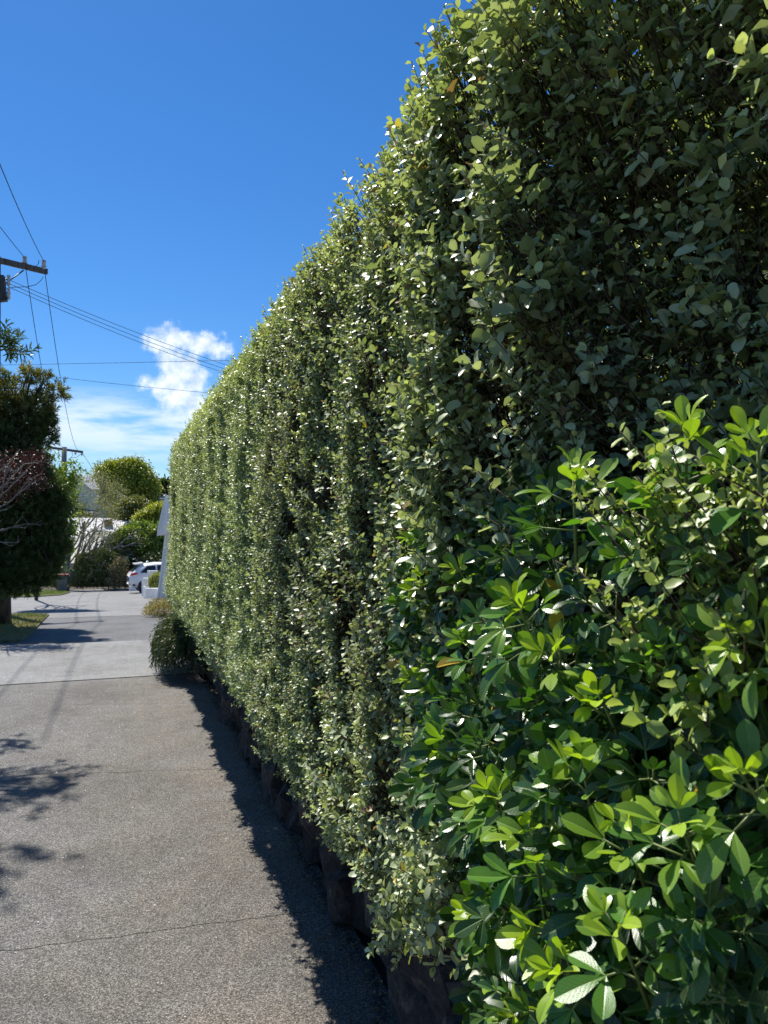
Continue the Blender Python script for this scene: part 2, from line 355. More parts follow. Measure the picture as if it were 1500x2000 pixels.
# ------------------------------------------------------------------ ground
GY = [-60, 10.5, 13, 16, 30, 50, 56, 75, 110, 400]
GZ = [0, 0, -.10, -.30, -1.28, -2.45, -2.6, -1.6, 1.2, 1.2]
def gz(y): return float(np.interp(y, GY, GZ))
def on_ground(px, py, lift=0.0):
    d = ray(px, py); t = np.linspace(.5, 140, 6000); P = EYE + d * t[:, None]
    h = P[:, 2] - np.interp(P[:, 1], GY, GZ) - lift; k = int(np.argmax(h < 0)); return P[k]
def box_bm(bm, c, s, M4=None):
    r = bmesh.ops.create_cube(bm, size=1, matrix=(M4 or Matrix()) @ Matrix.Translation(c) @ Matrix.Diagonal((*s, 1))); return r['verts']
def bm_obj(name, bm, mat, parent=None, bevel=0, smooth=False):
    if bevel: bmesh.ops.bevel(bm, geom=list(bm.edges), offset=bevel, segments=2, affect='EDGES', profile=.6)
    bmesh.ops.recalc_face_normals(bm, faces=bm.faces)
    me = bpy.data.meshes.new(name); bm.to_mesh(me); bm.free()
    if smooth:
        for p in me.polygons: p.use_smooth = True
    return link(name, me, mat, parent)
def box(name, c, s, mat, parent=None, bevel=0, rot=0, rotx=0, roty=0):
    bm = bmesh.new(); box_bm(bm, (0, 0, 0), s, Matrix.Translation(c) @ Matrix.Rotation(rot, 4, 'Z') @ Matrix.Rotation(rotx, 4, 'X') @ Matrix.Rotation(roty, 4, 'Y'))
    return bm_obj(name, bm, mat, parent, bevel)
def prism(name, pts, vec, mat, parent=None, bevel=0):
    """polygon pts (3-D) pushed along vec"""
    bm = bmesh.new(); a = [bm.verts.new(Vector(p)) for p in pts]; v = Vector(vec); b = [bm.verts.new(Vector(p) + v) for p in pts]
    bm.faces.new(a); bm.faces.new(list(reversed(b)))
    for i in range(len(a)):
        j = (i + 1) % len(a); bm.faces.new((a[i], b[i], b[j], a[j]))
    return bm_obj(name, bm, mat, parent, bevel)

def strip(name, xs, ys, lift, mat, kind='structure', parent=None):
    """sheet over the terrain between x functions xs(y)->(x0,x1) along ys"""
    V = []; T = []
    for y in ys:
        x0, x1 = xs(y)
        for k in range(9): V.append((x0 + (x1 - x0) * k / 8, y, gz(y) + lift))
    for i in range(len(ys) - 1):
        for k in range(8):
            a = i * 9 + k; T += [(a, a + 1, a + 10), (a, a + 10, a + 9)]
    o = link(name, np_mesh(name, V, T), mat, parent); tag(o, kind=kind); return o
yy = sorted(set(list(np.arange(-30, 60, 1.0)) + list(np.arange(60, 420, 10.0))))
g = strip('ground', lambda y: (-300, 300), yy, -.035, M['soil'])
d0 = strip('driveway', lambda y: (-3.4, .90), np.arange(-2, 8.31, .5), -.014, M['dirt'])

Y_PATH0 = on_ground(150, 1330)[1]; Y_PATH1 = on_ground(150, 1257)[1]; Y_ROAD = on_ground(150, 1206)[1]
def jline(pa, pb, x0, x1, seed, amp=.012):
    """a broken joint line across the drive through two points of the ground"""
    a, b = on_ground(*pa), on_ground(*pb); s = (b[1] - a[1]) / (b[0] - a[0]); xs = np.arange(x0, x1, .022)
    y = a[1] + s * (xs - a[0]) + amp * vnoise(np.c_[xs * 9, xs * 0 + seed, xs * 0]) + amp * .5 * vnoise(np.c_[xs * 43, xs * 0 + seed + 9, xs * 0]) + rng.normal(0, .0014, len(xs))
    return np.c_[xs, y]
X0, X1 = -3.4, .90
joints = [jline((0, 1862), (560, 1790), X0, X1, 1, .007), jline((150, 1512), (415, 1503), X0, X1, 5, .016), jline((40, 1378), (355, 1374), X0, X1, 8, .006)]
def slab(lo, hi, gap):
    P = [(x, y + gap) for x, y in lo] + [(x, y - gap) for x, y in hi[::-1]]
    bm = bmesh.new(); vs = [bm.verts.new((x, y, 0)) for x, y in P]; f = bm.faces.new(vs)
    r = bmesh.ops.extrude_face_region(bm, geom=[f]); bmesh.ops.translate(bm, vec=(0, 0, -.013), verts=[v for v in r['geom'] if isinstance(v, bmesh.types.BMVert)])
    bmesh.ops.triangulate(bm, faces=bm.faces)
    o = bm_obj('slab', bm, M['drive'], d0); o['kind'] = 'structure'
flat = lambda y: np.c_[np.arange(X0, X1, .3), np.full(len(np.arange(X0, X1, .3)), y)]
slab(flat(-2), joints[0], .0020); slab(joints[0], joints[1], .0024); slab(joints[1], joints[2], .0024); slab(joints[2], flat(Y_PATH0), .001)
# footpath crossing, newer patch, road
fp = strip('footpath', lambda y: (-9, .95), [Y_PATH0 + .006, Y_PATH0 + .6, Y_PATH0 + 1.2, Y_PATH1 - .006], .006, M['path'])
strip('crossing', lambda y: (-9, 1.6), [Y_PATH1, Y_PATH1 + .7, Y_PATH1 + 1.5, Y_PATH1 + 2.2, Y_ROAD], .0, M['patch'])
strip('road', lambda y: (-30, 14), [Y_ROAD + .01] + list(np.arange(math.ceil(Y_ROAD) + 1, 52, 1.0)), .003, M['road'])
# grass verges with kerb edges
def patch(name, pts, lift, thick, mat):
    bm = bmesh.new(); vs = [bm.verts.new((p[0], p[1], gz(p[1]) + lift)) for p in pts]; f = bm.faces.new(vs)
    r = bmesh.ops.extrude_face_region(bm, geom=[f]); bmesh.ops.translate(bm, vec=(0, 0, -thick), verts=[v for v in r['geom'] if isinstance(v, bmesh.types.BMVert)])
    bmesh.ops.triangulate(bm, faces=bm.faces); o = bm_obj(name, bm, mat); o['kind'] = 'structure'; return o
verge_px = [(-420, 1206), (0, 1203), (60, 1201), (96, 1203), (86, 1212), (72, 1228), (58, 1243), (40, 1254), (0, 1256.5), (-420, 1258)]
verge = [on_ground(*p) for p in verge_px]
patch('verge', verge, .035, .05, M['lawn'])
berm_px = [(-260, 1158), (60, 1155), (110, 1153.5), (137, 1158), (120, 1163), (60, 1167), (-260, 1172)]
berm = [on_ground(*p) for p in berm_px]
patch('berm', berm, .05, .08, M['lawn'])
def in_poly(P, poly):
    x, y = P[:, 0], P[:, 1]; c = np.zeros(len(P), bool); n = len(poly)
    for i in range(n):
        (x0, y0), (x1, y1) = poly[i][:2], poly[i - 1][:2]
        c ^= ((y0 > y) != (y1 > y)) & (x < (x1 - x0) * (y - y0) / (y1 - y0 + 1e-12) + x0)
    return c
def grass(name, poly, n, h, lift, label, tints, xlim=None):
    q = np.array([p[:2] for p in poly]); lo, hi = q.min(0), q.max(0)
    if xlim: lo[0] = max(lo[0], xlim)
    P = lo + rng.random((n * 3, 2)) * (hi - lo); P = P[in_poly(P, poly)][:n]; k = len(P)
    D = np.c_[rng.normal(0, .35, (k, 2)), np.ones(k)]; Nn = rng.normal(0, 1, (k, 3))
    pos = np.c_[P, np.interp(P[:, 1], GY, GZ) + lift]; t = np.array(tints)
    dry = np.clip(.5 + vnoise(np.c_[P * 3, P[:, :1] * 0]) * .9 + rng.normal(0, .2, k), 0, 1)[:, None]
    me = leaf_mesh(name, [LONG[1]], pos, D, Nn, h * rng.uniform(.5, 1.2, k), rng.uniform(.2, .4, k) * h * .5, t[0] * (1 - dry) + t[1] * dry)
    o = link(name, me, M['grass']); tag(o, label, 'grass', kind='stuff')
grass('verge_grass', verge, 16000, .05, .03, 'short dry grass on the verge beside the driveway', [(.09, .14, .03), (.27, .24, .10)], -4.5)
grass('berm_grass', berm, 9000, .09, .045, 'green grass on the far berm beyond the concrete', [(.10, .2, .03), (.2, .26, .06)], -9)

# ------------------------------------------------------------------ stone wall under the hedge
def stone_mesh(k):
    bm = bmesh.new(); bmesh.ops.create_icosphere(bm, subdivisions=2, radius=.5)
    vs = np.array([v.co[:] for v in bm.verts]); u = unit(vs)
    q = np.sign(u) * np.abs(u) ** .55; q = q / np.abs(q).max(1, keepdims=True) * .5 * .6 + u * .5 * .45
    q += .15 * u * vnoise(u * 2.3 + k * 5)[:, None] + .085 * u * vnoise(u * 5 + k * 3)[:, None]
    for v, c in zip(bm.verts, q): v.co = c
    bmesh.ops.decimate if False else None
    me = bpy.data.meshes.new('stone'); bm.to_mesh(me); bm.free(); me.materials.append(M['stone'])
    return me
stones = [stone_mesh(k) for k in range(9)]
wall = empty('stone_wall', (1.0, 4.5, 0), 'low dark basalt rubble wall running beneath the clipped hedge', 'wall')
box('wall_core', (1.16, 4.2, .28), (.36, 10.8, .56), M['dirt'], wall)
y = -1.0; rows = [(.0, .20), (.17, .18), (.33, .18), (.48, .17)]
for (z0, hh) in rows:
    y = -1.1 + random.random() * .2
    while y < 9.5:
        w = random.uniform(.13, .34); h = hh * random.uniform(.85, 1.35)
        o = bpy.data.objects.new('stone', stones[random.randrange(9)]); COL.objects.link(o)
        Mx = Matrix.Translation((.985 + z0 * .16 + random.uniform(-.05, .04), y + w / 2, z0 + hh / 2)) @ Matrix.Rotation(random.uniform(-.4, .4), 4, 'Z') @ Matrix.Rotation(random.uniform(-.35, .35), 4, 'X') @ Matrix.Diagonal((random.uniform(.22, .27), w * 1.12, h * 1.08, 1))
        Mx = Mx @ Matrix.Rotation(random.choice((0, math.pi)), 4, 'Z')
        if random.random() < .5: Mx = Mx @ Matrix.Rotation(math.pi, 4, 'X')
        o.parent = wall; o.matrix_basis = Matrix.Translation(-wall.location) @ Mx
        y += w * random.uniform(.92, 1.02)
bed = box('garden_bed', (2.4, 4.2, .285), (2.1, 10.8, .58), M['soil']); bed['kind'] = 'structure'
# grit and litter along the foot of the wall, pale specks on the drive
def litter(name, P, size, mat, label, flatz=.5, kind='stuff'):
    n = len(P); bm = bmesh.new(); bmesh.ops.create_icosphere(bm, subdivisions=1, radius=.5); tv = np.array([v.co[:] for v in bm.verts]); tt = np.array([[v.index for v in f.verts] for f in bm.faces]); bm.free()
    s = size[:, None] * np.c_[rng.uniform(.7, 1.5, n), rng.uniform(.7, 1.4, n), rng.uniform(.5, .9, n) * flatz]
    a = rng.random(n) * 6.28; c, q = np.cos(a), np.sin(a); V = tv[None] * s[:, None] * (1 + rng.normal(0, .12, (n, len(tv), 1)))
    V = np.stack([V[..., 0] * c[:, None] - V[..., 1] * q[:, None], V[..., 0] * q[:, None] + V[..., 1] * c[:, None], V[..., 2]], -1) + P[:, None]
    o = link(name, np_mesh(name, V.reshape(-1, 3), (tt[None] + (np.arange(n) * len(tv))[:, None, None]).reshape(-1, 3), smooth=False), mat); tag(o, label, name.replace('_', ' '), kind=kind)
n = 2600; Y = rng.uniform(.2, 8, n); X = .875 - np.abs(rng.normal(0, .022, n)) - .02 * (vnoise(np.c_[Y * 3, Y * 0, Y * 0]) + 1)
litter('grit', np.c_[X, Y, np.full(n, .002)], rng.uniform(.003, .012, n), M['stone'], 'dark grit and leaf litter gathered along the foot of the stone wall')
n = 420; X = rng.uniform(-1.2, .8, n); Y = rng.uniform(1.2, 12, n); zz = np.interp(Y, GY, GZ) + .005
litter('white_speck', np.c_[X, Y, zz], rng.uniform(.0015, .0045, n) * (1 + Y * .12), M['white'], 'scattered white petals and grit specks on the driveway')

n = 900; Y = rng.uniform(.6, 8, n); X = .88 - np.abs(rng.normal(0, .05, n)); k = rng.random((n, 1))
o = link('leaf_litter', leaf_mesh('leaf_litter', TINY, np.c_[X, Y, np.full(n, .006)], rng.normal(0, 1, (n, 3)) * [1, 1, .25], rng.normal(0, .4, (n, 3)) + [0, 0, 1], rng.uniform(.01, .026, n), rng.uniform(.006, .014, n), np.array([.16, .09, .045]) * (1 - k) + np.array([.30, .25, .12]) * k), M['grass']); tag(o, 'dry brown fallen leaves lying along the foot of the wall', 'leaf litter', kind='stuff')

# ------------------------------------------------------------------ clipped hedge
HX, H_TOP, H_BOT = .535, 2.415, .765
def face_x(y, z):
    a = vnoise(np.c_[y * 3.2, z * 1.1, y * 0]) * .022 + vnoise(np.c_[y * 8, z * 3.2, y * 0 + 5]) * .020 + vnoise(np.c_[y * 24, z * 6, y * 0 + 7]) * .010
    rec = np.clip((.90 - y) / .14, 0, 1) ; rec = rec * rec * (3 - 2 * rec) * .15
    a = a * (1 - .6 * np.clip((z - (H_TOP - .35)) / .3, 0, 1)); top = np.clip((z - (H_TOP - .22)) / .22, 0, 1) ** 2 * .05; bot = np.clip((H_BOT + .22 - z) / .22, 0, 1) ** 2 * .05
    end = np.clip((y - 8.2) / .4, 0, 1) ** 2 * .05
    return HX + a + rec + top + bot + end - .02 * np.clip((1.15 - z) / .25, 0, 1) * np.clip((z - .75) / .1, 0, 1)
hedge = empty('clipped_hedge', (1.1, 4.4, .6), 'long tall grey green clipped hedge with small leaves overhanging the stone wall', 'hedge')
def top_z(y): return H_TOP + .012 * vnoise(np.c_[y * 2.5, y * 0 + 3, y * 0]) + .010 * vnoise(np.c_[y * 11, y * 0 + 3, y * 0])
def sprigs(P, D, L_, nl, leaf, tip=True):
    """n sprigs -> leaves of each, around and along the shoot"""
    n = len(P); k = np.arange(nl); t = (k + .6) / nl; az = k * 2.4
    D = unit(D); a = np.where(np.abs(D[:, 2:3]) > .93, np.array([[1., 0, 0]]), np.array([[0, 0, 1.]])); s = unit(np.cross(D, a)); u = np.cross(D, s)
    ph = rng.random((n, 1)) * 6.28 + az[None] + rng.normal(0, .35, (n, nl))
    rad = s[:, None] * np.cos(ph)[..., None] + u[:, None] * np.sin(ph)[..., None]
    op = (1.0 - .45 * t[None] + rng.normal(0, .18, (n, nl)))[..., None]
    LD = D[:, None] * (1.15 - op) + rad * op + np.array([0, 0, -.05]); LN = D[:, None] * 1.0 + rad * -.3 + rng.normal(0, .42, (n, nl, 3)) + np.array([-.30, .05, .30])
    pos = P[:, None] + D[:, None] * (L_[:, None] * t[None])[..., None]
    sz = leaf[:, None] * (1.05 - .5 * t[None] ** 3) * rng.uniform(.72, 1.18, (n, nl))
    return pos.reshape(-1, 3), LD.reshape(-1, 3), LN.reshape(-1, 3), sz.reshape(-1), np.broadcast_to(t[None], (n, nl)).reshape(-1), np.repeat(np.arange(n), nl)
def hedge_leaf_size(y): return np.interp(y, [0, .9, 1.4, 2.5, 5, 10], [.028, .026, .0200, .0160, .0172, .0200])
LP, LD, LN, LS, LT, LD_ = [], [], [], [], [], []
TW0, TW1, TR = [], [], []
def add_layer(n, y0, y1, dens, inset, nl, scale=1.0, outw=.7, hole=True, twigs=True, fx=None):
    y = y0 + (y1 - y0) * rng.random(n * 3); y = y[rng.random(n * 3) < dens(y)][:n]; n = len(y)
    zb = H_BOT + np.clip((1.6 - y) / .5, 0, 1) * .20; z = zb + (top_z(y) - zb) * rng.random(n)
    low = .07 * vnoise(np.c_[y * 5, y * 0 + 1, y * 0]) + .05 * vnoise(np.c_[y * 17, y * 0 + 1, y * 0]); z = z + np.where(z < H_BOT + .3, low * (1 - (z - H_BOT) / .3), 0)
    x = (face_x(y, z) if fx is None else fx(y, z)) + inset(n)
    if hole:
        h = vnoise(np.c_[y * 7, z * 3, y * 0 + 20]) * .6 + vnoise(np.c_[y * 19, z * 12, y * 0 + 2]) * .7
        x += np.clip(h - .10, 0, 1) * .20 * np.interp(y, [1, 3, 6], [2.0, .7, .3])
    D = np.c_[-outw * rng.uniform(.5, 1.2, n), rng.normal(0, .38, n), rng.uniform(.35, 1.25, n)]
    edge = np.clip((z - (H_TOP - .15)) / .15, 0, 1); D[:, 2] += edge * .3; D[:, 0] *= 1 - .6 * edge
    dn = np.clip((zb + .12 - z) / .12, 0, 1) * rng.random(n); D[:, 2] -= dn * 1.3
    L_ = rng.uniform(.04, .08, n) * scale * np.interp(y, [0, 1.0, 2.0, 9], [1.2, 1.0, .62, .70])
    P = np.c_[x, y, z]; Du = unit(D); lf = hedge_leaf_size(y) * scale * rng.uniform(.72, 1.15, n)
    p, d, nn, s, t, own = sprigs(P, D, L_, nl, lf)
    LP.append(p); LD.append(d); LN.append(nn); LS.append(s); LT.append(t); LD_.append(np.broadcast_to(inset(1)[0] * 0 + (0.0 if twigs else 1.0), len(p)))
    m = y < (3.0 if twigs else 0)
    TW0.append(P[m] - Du[m] * rng.uniform(.02, .10, (m.sum(), 1)) + np.c_[rng.uniform(0, .05, m.sum()), rng.normal(0, .02, m.sum()), -rng.uniform(0, .05, m.sum())]); TW1.append(P[m] + Du[m] * L_[m][:, None]); TR.append(np.full(m.sum(), .0011))
dn = lambda y: np.interp(y, [-1, .2, .9, 1.3, 2.2, 4.0, 8.6], [.1, .18, .24, .50, 1.0, .95, .75])
add_layer(62000, -.3, 8.5, dn, lambda n: rng.exponential(.014, n) - .010, 7)
add_layer(2200, .8, 8.5, dn, lambda n: rng.uniform(-.05, -.01, n), 9, 1.1, hole=False)     # shoots standing proud
add_layer(9500, -.3, 8.5, lambda y: np.interp(y, [-1, .9, 1.4, 9], [.8, .9, 1, 1]), lambda n: rng.uniform(.07, .20, n), 7, 1.1, hole=False, twigs=False)
add_layer(4200, -.5, 2.6, lambda y: np.interp(y, [-1, 1.8, 2.6], [1, 1, .3]), lambda n: rng.uniform(.16, .5, n), 8, 1.05, hole=False, twigs=False)
add_layer(4200, -.3, 3.0, lambda y: np.interp(y, [-1, 9], [1, 1]), lambda n: rng.uniform(.6, .9, n), 9, 1.2, hole=False, twigs=False)
add_layer(4200, -.5, 8.5, lambda y: np.interp(y, [-1, .9, 1.4, 9], [.9, .9, 1.0, 1]), lambda n: rng.uniform(.25, .8, n), 7, 1.4, hole=False, twigs=False)
add_layer(420, .90, 1.42, lambda y: np.interp(y, [.8, .95, 1.2, 1.42], [.3, 1, .8, .3]) * (vnoise(np.c_[y * 13, y * 0, y * 0]) > -.2), lambda n: rng.uniform(-.05, -.01, n), 9, 1.05, hole=False)
add_layer(5200, -.2, 1.15, lambda y: np.interp(y, [-1, 2], [1, 1]), lambda n: rng.uniform(.03, .28, n), 8, .92, hole=False)
# far end face and top of the hedge
def add_free(P, D, nl, scale):
    n = len(P); p, d, nn, s, t, own = sprigs(P, D, rng.uniform(.06, .1, n), nl, hedge_leaf_size(P[:, 1]) * scale)
    LP.append(p); LD.append(d); LN.append(nn); LS.append(s); LT.append(t); LD_.append(np.zeros(len(p)))
n = 1500; z = rng.uniform(H_BOT, H_TOP - .05, n); x = rng.uniform(.68, 1.5, n); add_free(np.c_[x, 8.52 + .04 * vnoise(np.c_[x * 5, z * 5, z * 0]), z], np.c_[rng.normal(0, .3, n), np.ones(n) * .6, rng.uniform(.2, 1, n)], 7, 1.2)
n = 5200; yt = rng.uniform(.9, 8.5, n); x = rng.uniform(.60, 1.4, n); add_free(np.c_[x, yt, top_z(yt) + rng.uniform(-.10, .0, n)], np.c_[rng.normal(0, .35, n), rng.normal(0, .35, n), np.ones(n)], 7, 1.25)
n = 700; yt = rng.uniform(-.3, .9, n); x = rng.uniform(.7, 1.4, n); add_free(np.c_[x, yt, 2.34 + rng.uniform(-.10, .0, n)], np.c_[rng.normal(0, .35, n), rng.normal(0, .35, n), np.ones(n)], 7, 1.2)
# upright whippy shoots breaking the trimmed outline
n = 70; yt = rng.uniform(1.2, 8.4, n) ; x = face_x(yt, np.full(n, H_TOP - .02)) + rng.uniform(-.03, .16, n); add_free(np.c_[x, yt, top_z(yt) - .01], np.c_[rng.normal(-.05, .2, n), rng.normal(0, .2, n), np.ones(n)], 7, .7)
LP, LD, LN, LS, LT, LB = map(np.concatenate, (LP, LD, LN, LS, LT, LD_))
LP = LP.astype(float)
n = len(LP)
patchy = vnoise(np.c_[LP[:, 1] * 1.7, LP[:, 2] * 1.3, LP[:, 0] * 0]) * .45 + vnoise(np.c_[LP[:, 1] * 9, LP[:, 2] * 2, LP[:, 0] * 0 + 4]) * .65
young = np.clip((LT - .62) * 2.2, 0, 1) * np.clip(.45 + patchy * .8 + rng.normal(0, .25, n), 0, 1) + np.clip((LP[:, 2] - (H_TOP - .22)) / .4, 0, .35)
grey = np.clip(.5 + patchy * .35 + rng.normal(0, .28, n), 0, 1)[:, None]; young = np.clip(young, 0, 1)[:, None]
tint = np.array([.155, .205, .085]) * (1 - grey) + np.array([.42, .47, .29]) * grey
tint = tint * (1 - young) + np.array([.46, .52, .15]) * young
odd = rng.random(n); tint[odd < .007] = (.42, .34, .06); tint[(odd > .007) & (odd < .022)] = (.22, .13, .06)
worn = np.clip(vnoise(np.c_[LP[:, 1] * 2.6, LP[:, 2] * 2.2, LP[:, 0] * 0 + 13]) * 1.6 - .35, 0, 1)[:, None]
tint = tint * (1 - worn * .22) + np.array([.13, .105, .055]) * worn * .22
tint *= rng.uniform(.88, 1.5, (n, 1))
LW = LS * rng.uniform(.52, .72, n)
u_, v_, Zc = project(LP)
inv = (u_ > -20) & (u_ < 1520) & (v_ > -20) & (v_ < 2020) & (Zc > .2)
# behind the broad-leaved shrub nothing of the hedge shows
hid = (u_ > 880) & (v_ > 900 + (1180 - np.clip(u_, 880, 1180)) * .3) & (LP[:, 1] < 1.1)
front = (LB < .5) & inv & ~hid & (LP[:, 0] - face_x(LP[:, 1], LP[:, 2]) < .03)
score = np.where(front, LS * LW / Zc ** 2, 0); big = np.zeros(n, bool); big[np.argsort(-score)[:300]] = True
big &= score > 0
leaf_objects('leaf', SMALL, LP[big], LD[big], LN[big], LS[big], LW[big], tint[big], M['hedge'], hedge)
near = ~big & (LP[:, 1] < 1.5) & (LB < .5); rest = ~big & ~near
o = link('near_foliage', leaf_mesh('near_foliage', SMALL, LP[near], LD[near], LN[near], LS[near], LW[near], tint[near]), M['hedge'], hedge); o['kind'] = 'stuff'
o = link('foliage', leaf_mesh('foliage', TINY, LP[rest], LD[rest], LN[rest], LS[rest], LW[rest] * 1.1, tint[rest]), M['hedge'], hedge); o['kind'] = 'stuff'
# twigs
segs = [(np.vstack(TW0), np.vstack(TW1), np.concatenate(TR) * 1.2, np.concatenate(TR) * .7)]
for i in range(560):
    y0 = random.uniform(.1, 3.2) if i < 430 else random.uniform(3, 8.3); x0 = float(face_x(np.array([y0]), np.array([1.5]))[0]) + random.uniform(.05, .55)
    zt = random.uniform(1.4, 2.33); k = 8; zs = np.linspace(random.uniform(.95, 1.4) if x0 < .9 else random.uniform(.6, 1.4), zt, k); r = random.uniform(.0018, .006)
    pts = np.c_[x0 + np.cumsum(rng.normal(-.004, .012, k)), y0 + np.cumsum(rng.normal(0, .028, k)), zs]; segs.append(path_segs(pts, r, r * .5))
    for q in range(6):
        j = random.randrange(1, k - 1); e = pts[j] + np.array([random.uniform(-.16, .02), random.gauss(0, .07), random.uniform(.04, .2)]); e[2] = min(e[2], 2.34); e[0] = max(e[0], float(face_x(e[1:2], e[2:3])[0]) - .01); mid = (pts[j] + e) / 2 + rng.normal(0, .012, 3)
        segs.append(path_segs([pts[j], mid, e], r * .5, r * .25))
o = link('twig', join_segs('twig', segs, 3), M['twig'], hedge); o['kind'] = 'stuff'
for i in range(26):
    y0 = -.2 + i * .335 + random.uniform(-.1, .1); x0 = random.uniform(1.05, 1.35); pts = np.c_[x0 + np.cumsum(rng.normal(0, .025, 9)), y0 + np.cumsum(rng.normal(0, .025, 9)), np.linspace(.5, 2.15, 9)]
    link('stem', join_segs('stem', [path_segs(pts, random.uniform(.014, .024), .006)], 7), M['twig'], hedge)

# ------------------------------------------------------------------ broad-leaved glossy shrub in the right foreground
shrub = empty('glossy_shrub', (.95, .75, .55), 'glossy broad leaved shrub with lime green new shoots in the right foreground', 'shrub')
def shrub_x(y, z):
    b = .52 - .10 * np.clip((1.15 - y) / .7, 0, 1) + vnoise(np.c_[y * 4, z * 4, y * 0 + 8]) * .06
    return b + np.clip((z - 1.52) / .30, 0, 1) ** 1.5 * .20 + np.clip((y - 1.15) / .25, 0, 1) ** 2 * .05
SP, SD, SZ_, SY = [], [], [], []
def shoots(n, inset, yr=(.25, 1.30), young_p=.3):
    y = rng.uniform(*yr, n); ztop = np.interp(y, [.2, .6, .9, 1.1, 1.3], [1.56, 1.59, 1.66, 1.71, 1.71]); zbot = np.interp(y, [.3, .9, 1.1, 1.3], [.45, .55, .70, .95])
    z = zbot + (ztop - zbot) * rng.random(n); x = shrub_x(y, z) + inset * rng.uniform(.6, 1.4, n) + rng.normal(0, .02, n)
    D = np.c_[-rng.uniform(.45, 1.1, n), rng.normal(-.38, .40, n), rng.uniform(.05, .9, n)]
    SP.append(np.c_[x, y, z]); SD.append(unit(D)); SY.append(np.where(rng.random(n) < young_p, rng.uniform(.6, 1, n), rng.uniform(0, .3, n))); SZ_.append(rng.uniform(.80, 1.15, n))
shoots(380, 0.0, young_p=.09); shoots(320, .07, young_p=.02); shoots(240, .17, young_p=.0); shoots(16, -.02, young_p=.3)
# hand-placed lime shoots (photograph place, depth)
for (px, py, Z, dx, dz) in [(1120, 935, 1.02, .2, 1.0), (940, 1020, 1.18, .3, 1.0), (1085, 1290, .95, .5, .5), (1140, 1500, .84, .3, .9), (850, 1490, 1.22, .8, .6), (1290, 980, .82, .9, .6),
                            (1240, 1090, .78, 1.0, .2), (1225, 1630, .78, .4, .7), (1460, 1250, .66, 1, .3), (1340, 850, 1.0, .2, 1), (1480, 880, .82, .3, 1), (1100, 1900, .80, .7, .5), (930, 1790, 1.12, .9, .4),
                            (1040, 1640, 1.0, .3, 1.0), (1020, 1990, .95, .4, .9), (1380, 1880, .62, .6, .7), (1450, 1990, .56, .5, .7), (1460, 1530, .62, .6, .6), (830, 1060, 1, .6, .8), (880, 985, 1, .5, .9), (900, 1120, 1, .6, .6), (815, 1330, 1, .8, .5), (1300, 1290, 1, .5, .7), (1010, 1180, 1, .5, .8), (1180, 1380, 1, .5, .7), (960, 1560, 1, .6, .8), (1330, 1610, 1, .5, .8), (1210, 1820, 1, .5, .9), (1440, 1700, 1, .5, .7)]:
    t_ = np.linspace(.5, 1.6, 221)[:, None]; q_ = EYE + ray(px, py) * t_; k_ = int(np.argmax(q_[:, 0] > shrub_x(q_[:, 1], q_[:, 2]) - .030)); p = q_[k_]; SP.append(p[None]); SD.append(unit(np.array([[-dx, -.25, dz]]))); SY.append(np.array([.85 if random.random() < .75 else .55])); SZ_.append(np.array([1.05]))
SP, SD, SY, SZ_ = map(np.concatenate, (SP, SD, SY, SZ_))
zu, zv, zz_ = project(SP); keep = (zz_ > .53) & (SP[:, 0] > .30) & ~((zv > 1560) & (zu < 850 + (zv - 1560) * .22))
SP, SD, SY, SZ_ = SP[keep], SD[keep], SY[keep], SZ_[keep]
bP, bD, bN, bL, bC, bR = [], [], [], [], [], []; pet = []
for P, D, yg, sc in zip(SP, SD, SY, SZ_):
    a = np.array([0, 0, 1.]) if abs(D[2]) < .93 else np.array([1., 0, 0]); s = np.cross(D, a); s /= np.linalg.norm(s); u = np.cross(D, s); ph0 = random.random() * 6.28
    pairs = 5 if yg > .5 else 4
    for k in range(pairs):
        t = k / (pairs - 1)      # 0 oldest, 1 youngest
        for q in (0, 1):
            ph = ph0 + k * 1.57 + q * math.pi + random.gauss(0, .22); th = R(84 - 58 * t + random.gauss(0, 9)); rad = s * math.cos(ph) + u * math.sin(ph)
            pd = D * math.cos(th) + rad * math.sin(th) + np.array([0, 0, -.10 * (1 - t)]); pd /= np.linalg.norm(pd)
            nrm = D - (D @ pd) * pd; nrm = nrm / (np.linalg.norm(nrm) + 1e-6) + np.array([0, 0, .25]) + rng.normal(0, .14, 3)
            b0 = P - D * (.055 * sc * (1 - t)); pl = (.030 - .016 * t) * sc * random.uniform(.7, 1.3); b1 = b0 + pd * pl
            pet.append((b0[None], b1[None], np.array([.0011]), np.array([.0009])))
            side = np.cross(pd, nrm); side /= np.linalg.norm(side); ll = (.045 - .021 * t ** 1.6) * sc * random.uniform(.82, 1.12)
            for j, ang in ((0, 0), (-1, 52), (1, 52)):
                aa = R(ang + random.gauss(0, 7)) * j; dd = pd * math.cos(aa) + side * math.sin(aa) + rng.normal(0, .05, 3)
                bP.append(b1); bD.append(dd); bN.append(nrm + rng.normal(0, .12, 3)); bL.append(ll * (1 if j == 0 else .78)); bR.append(random.uniform(.40, .50))
                y_ = min(1, max(0, yg * (.35 + .8 * t) if yg > .5 else yg * t * .9)); old = np.array([.026, .068, .022]) * random.uniform(.75, 1.35); midc = np.array([.085, .215, .032]); new = np.array([.36, .50, .04])
                c = old + (midc - old) * min(1, y_ * 2) if y_ < .5 else midc + (new - midc) * (y_ * 2 - 1)
                if random.random() < .004: c = np.array([.5, .33, .03])
                bC.append(c * random.uniform(.85, 1.15))
    pet.append(((P - D * .10 * sc)[None], (P - D * .0)[None], np.array([.0024]), np.array([.0012])))
bP, bD, bN, bC = map(np.array, (bP, bD, bN, bC)); bL = np.array(bL); bW = bL * np.array(bR)
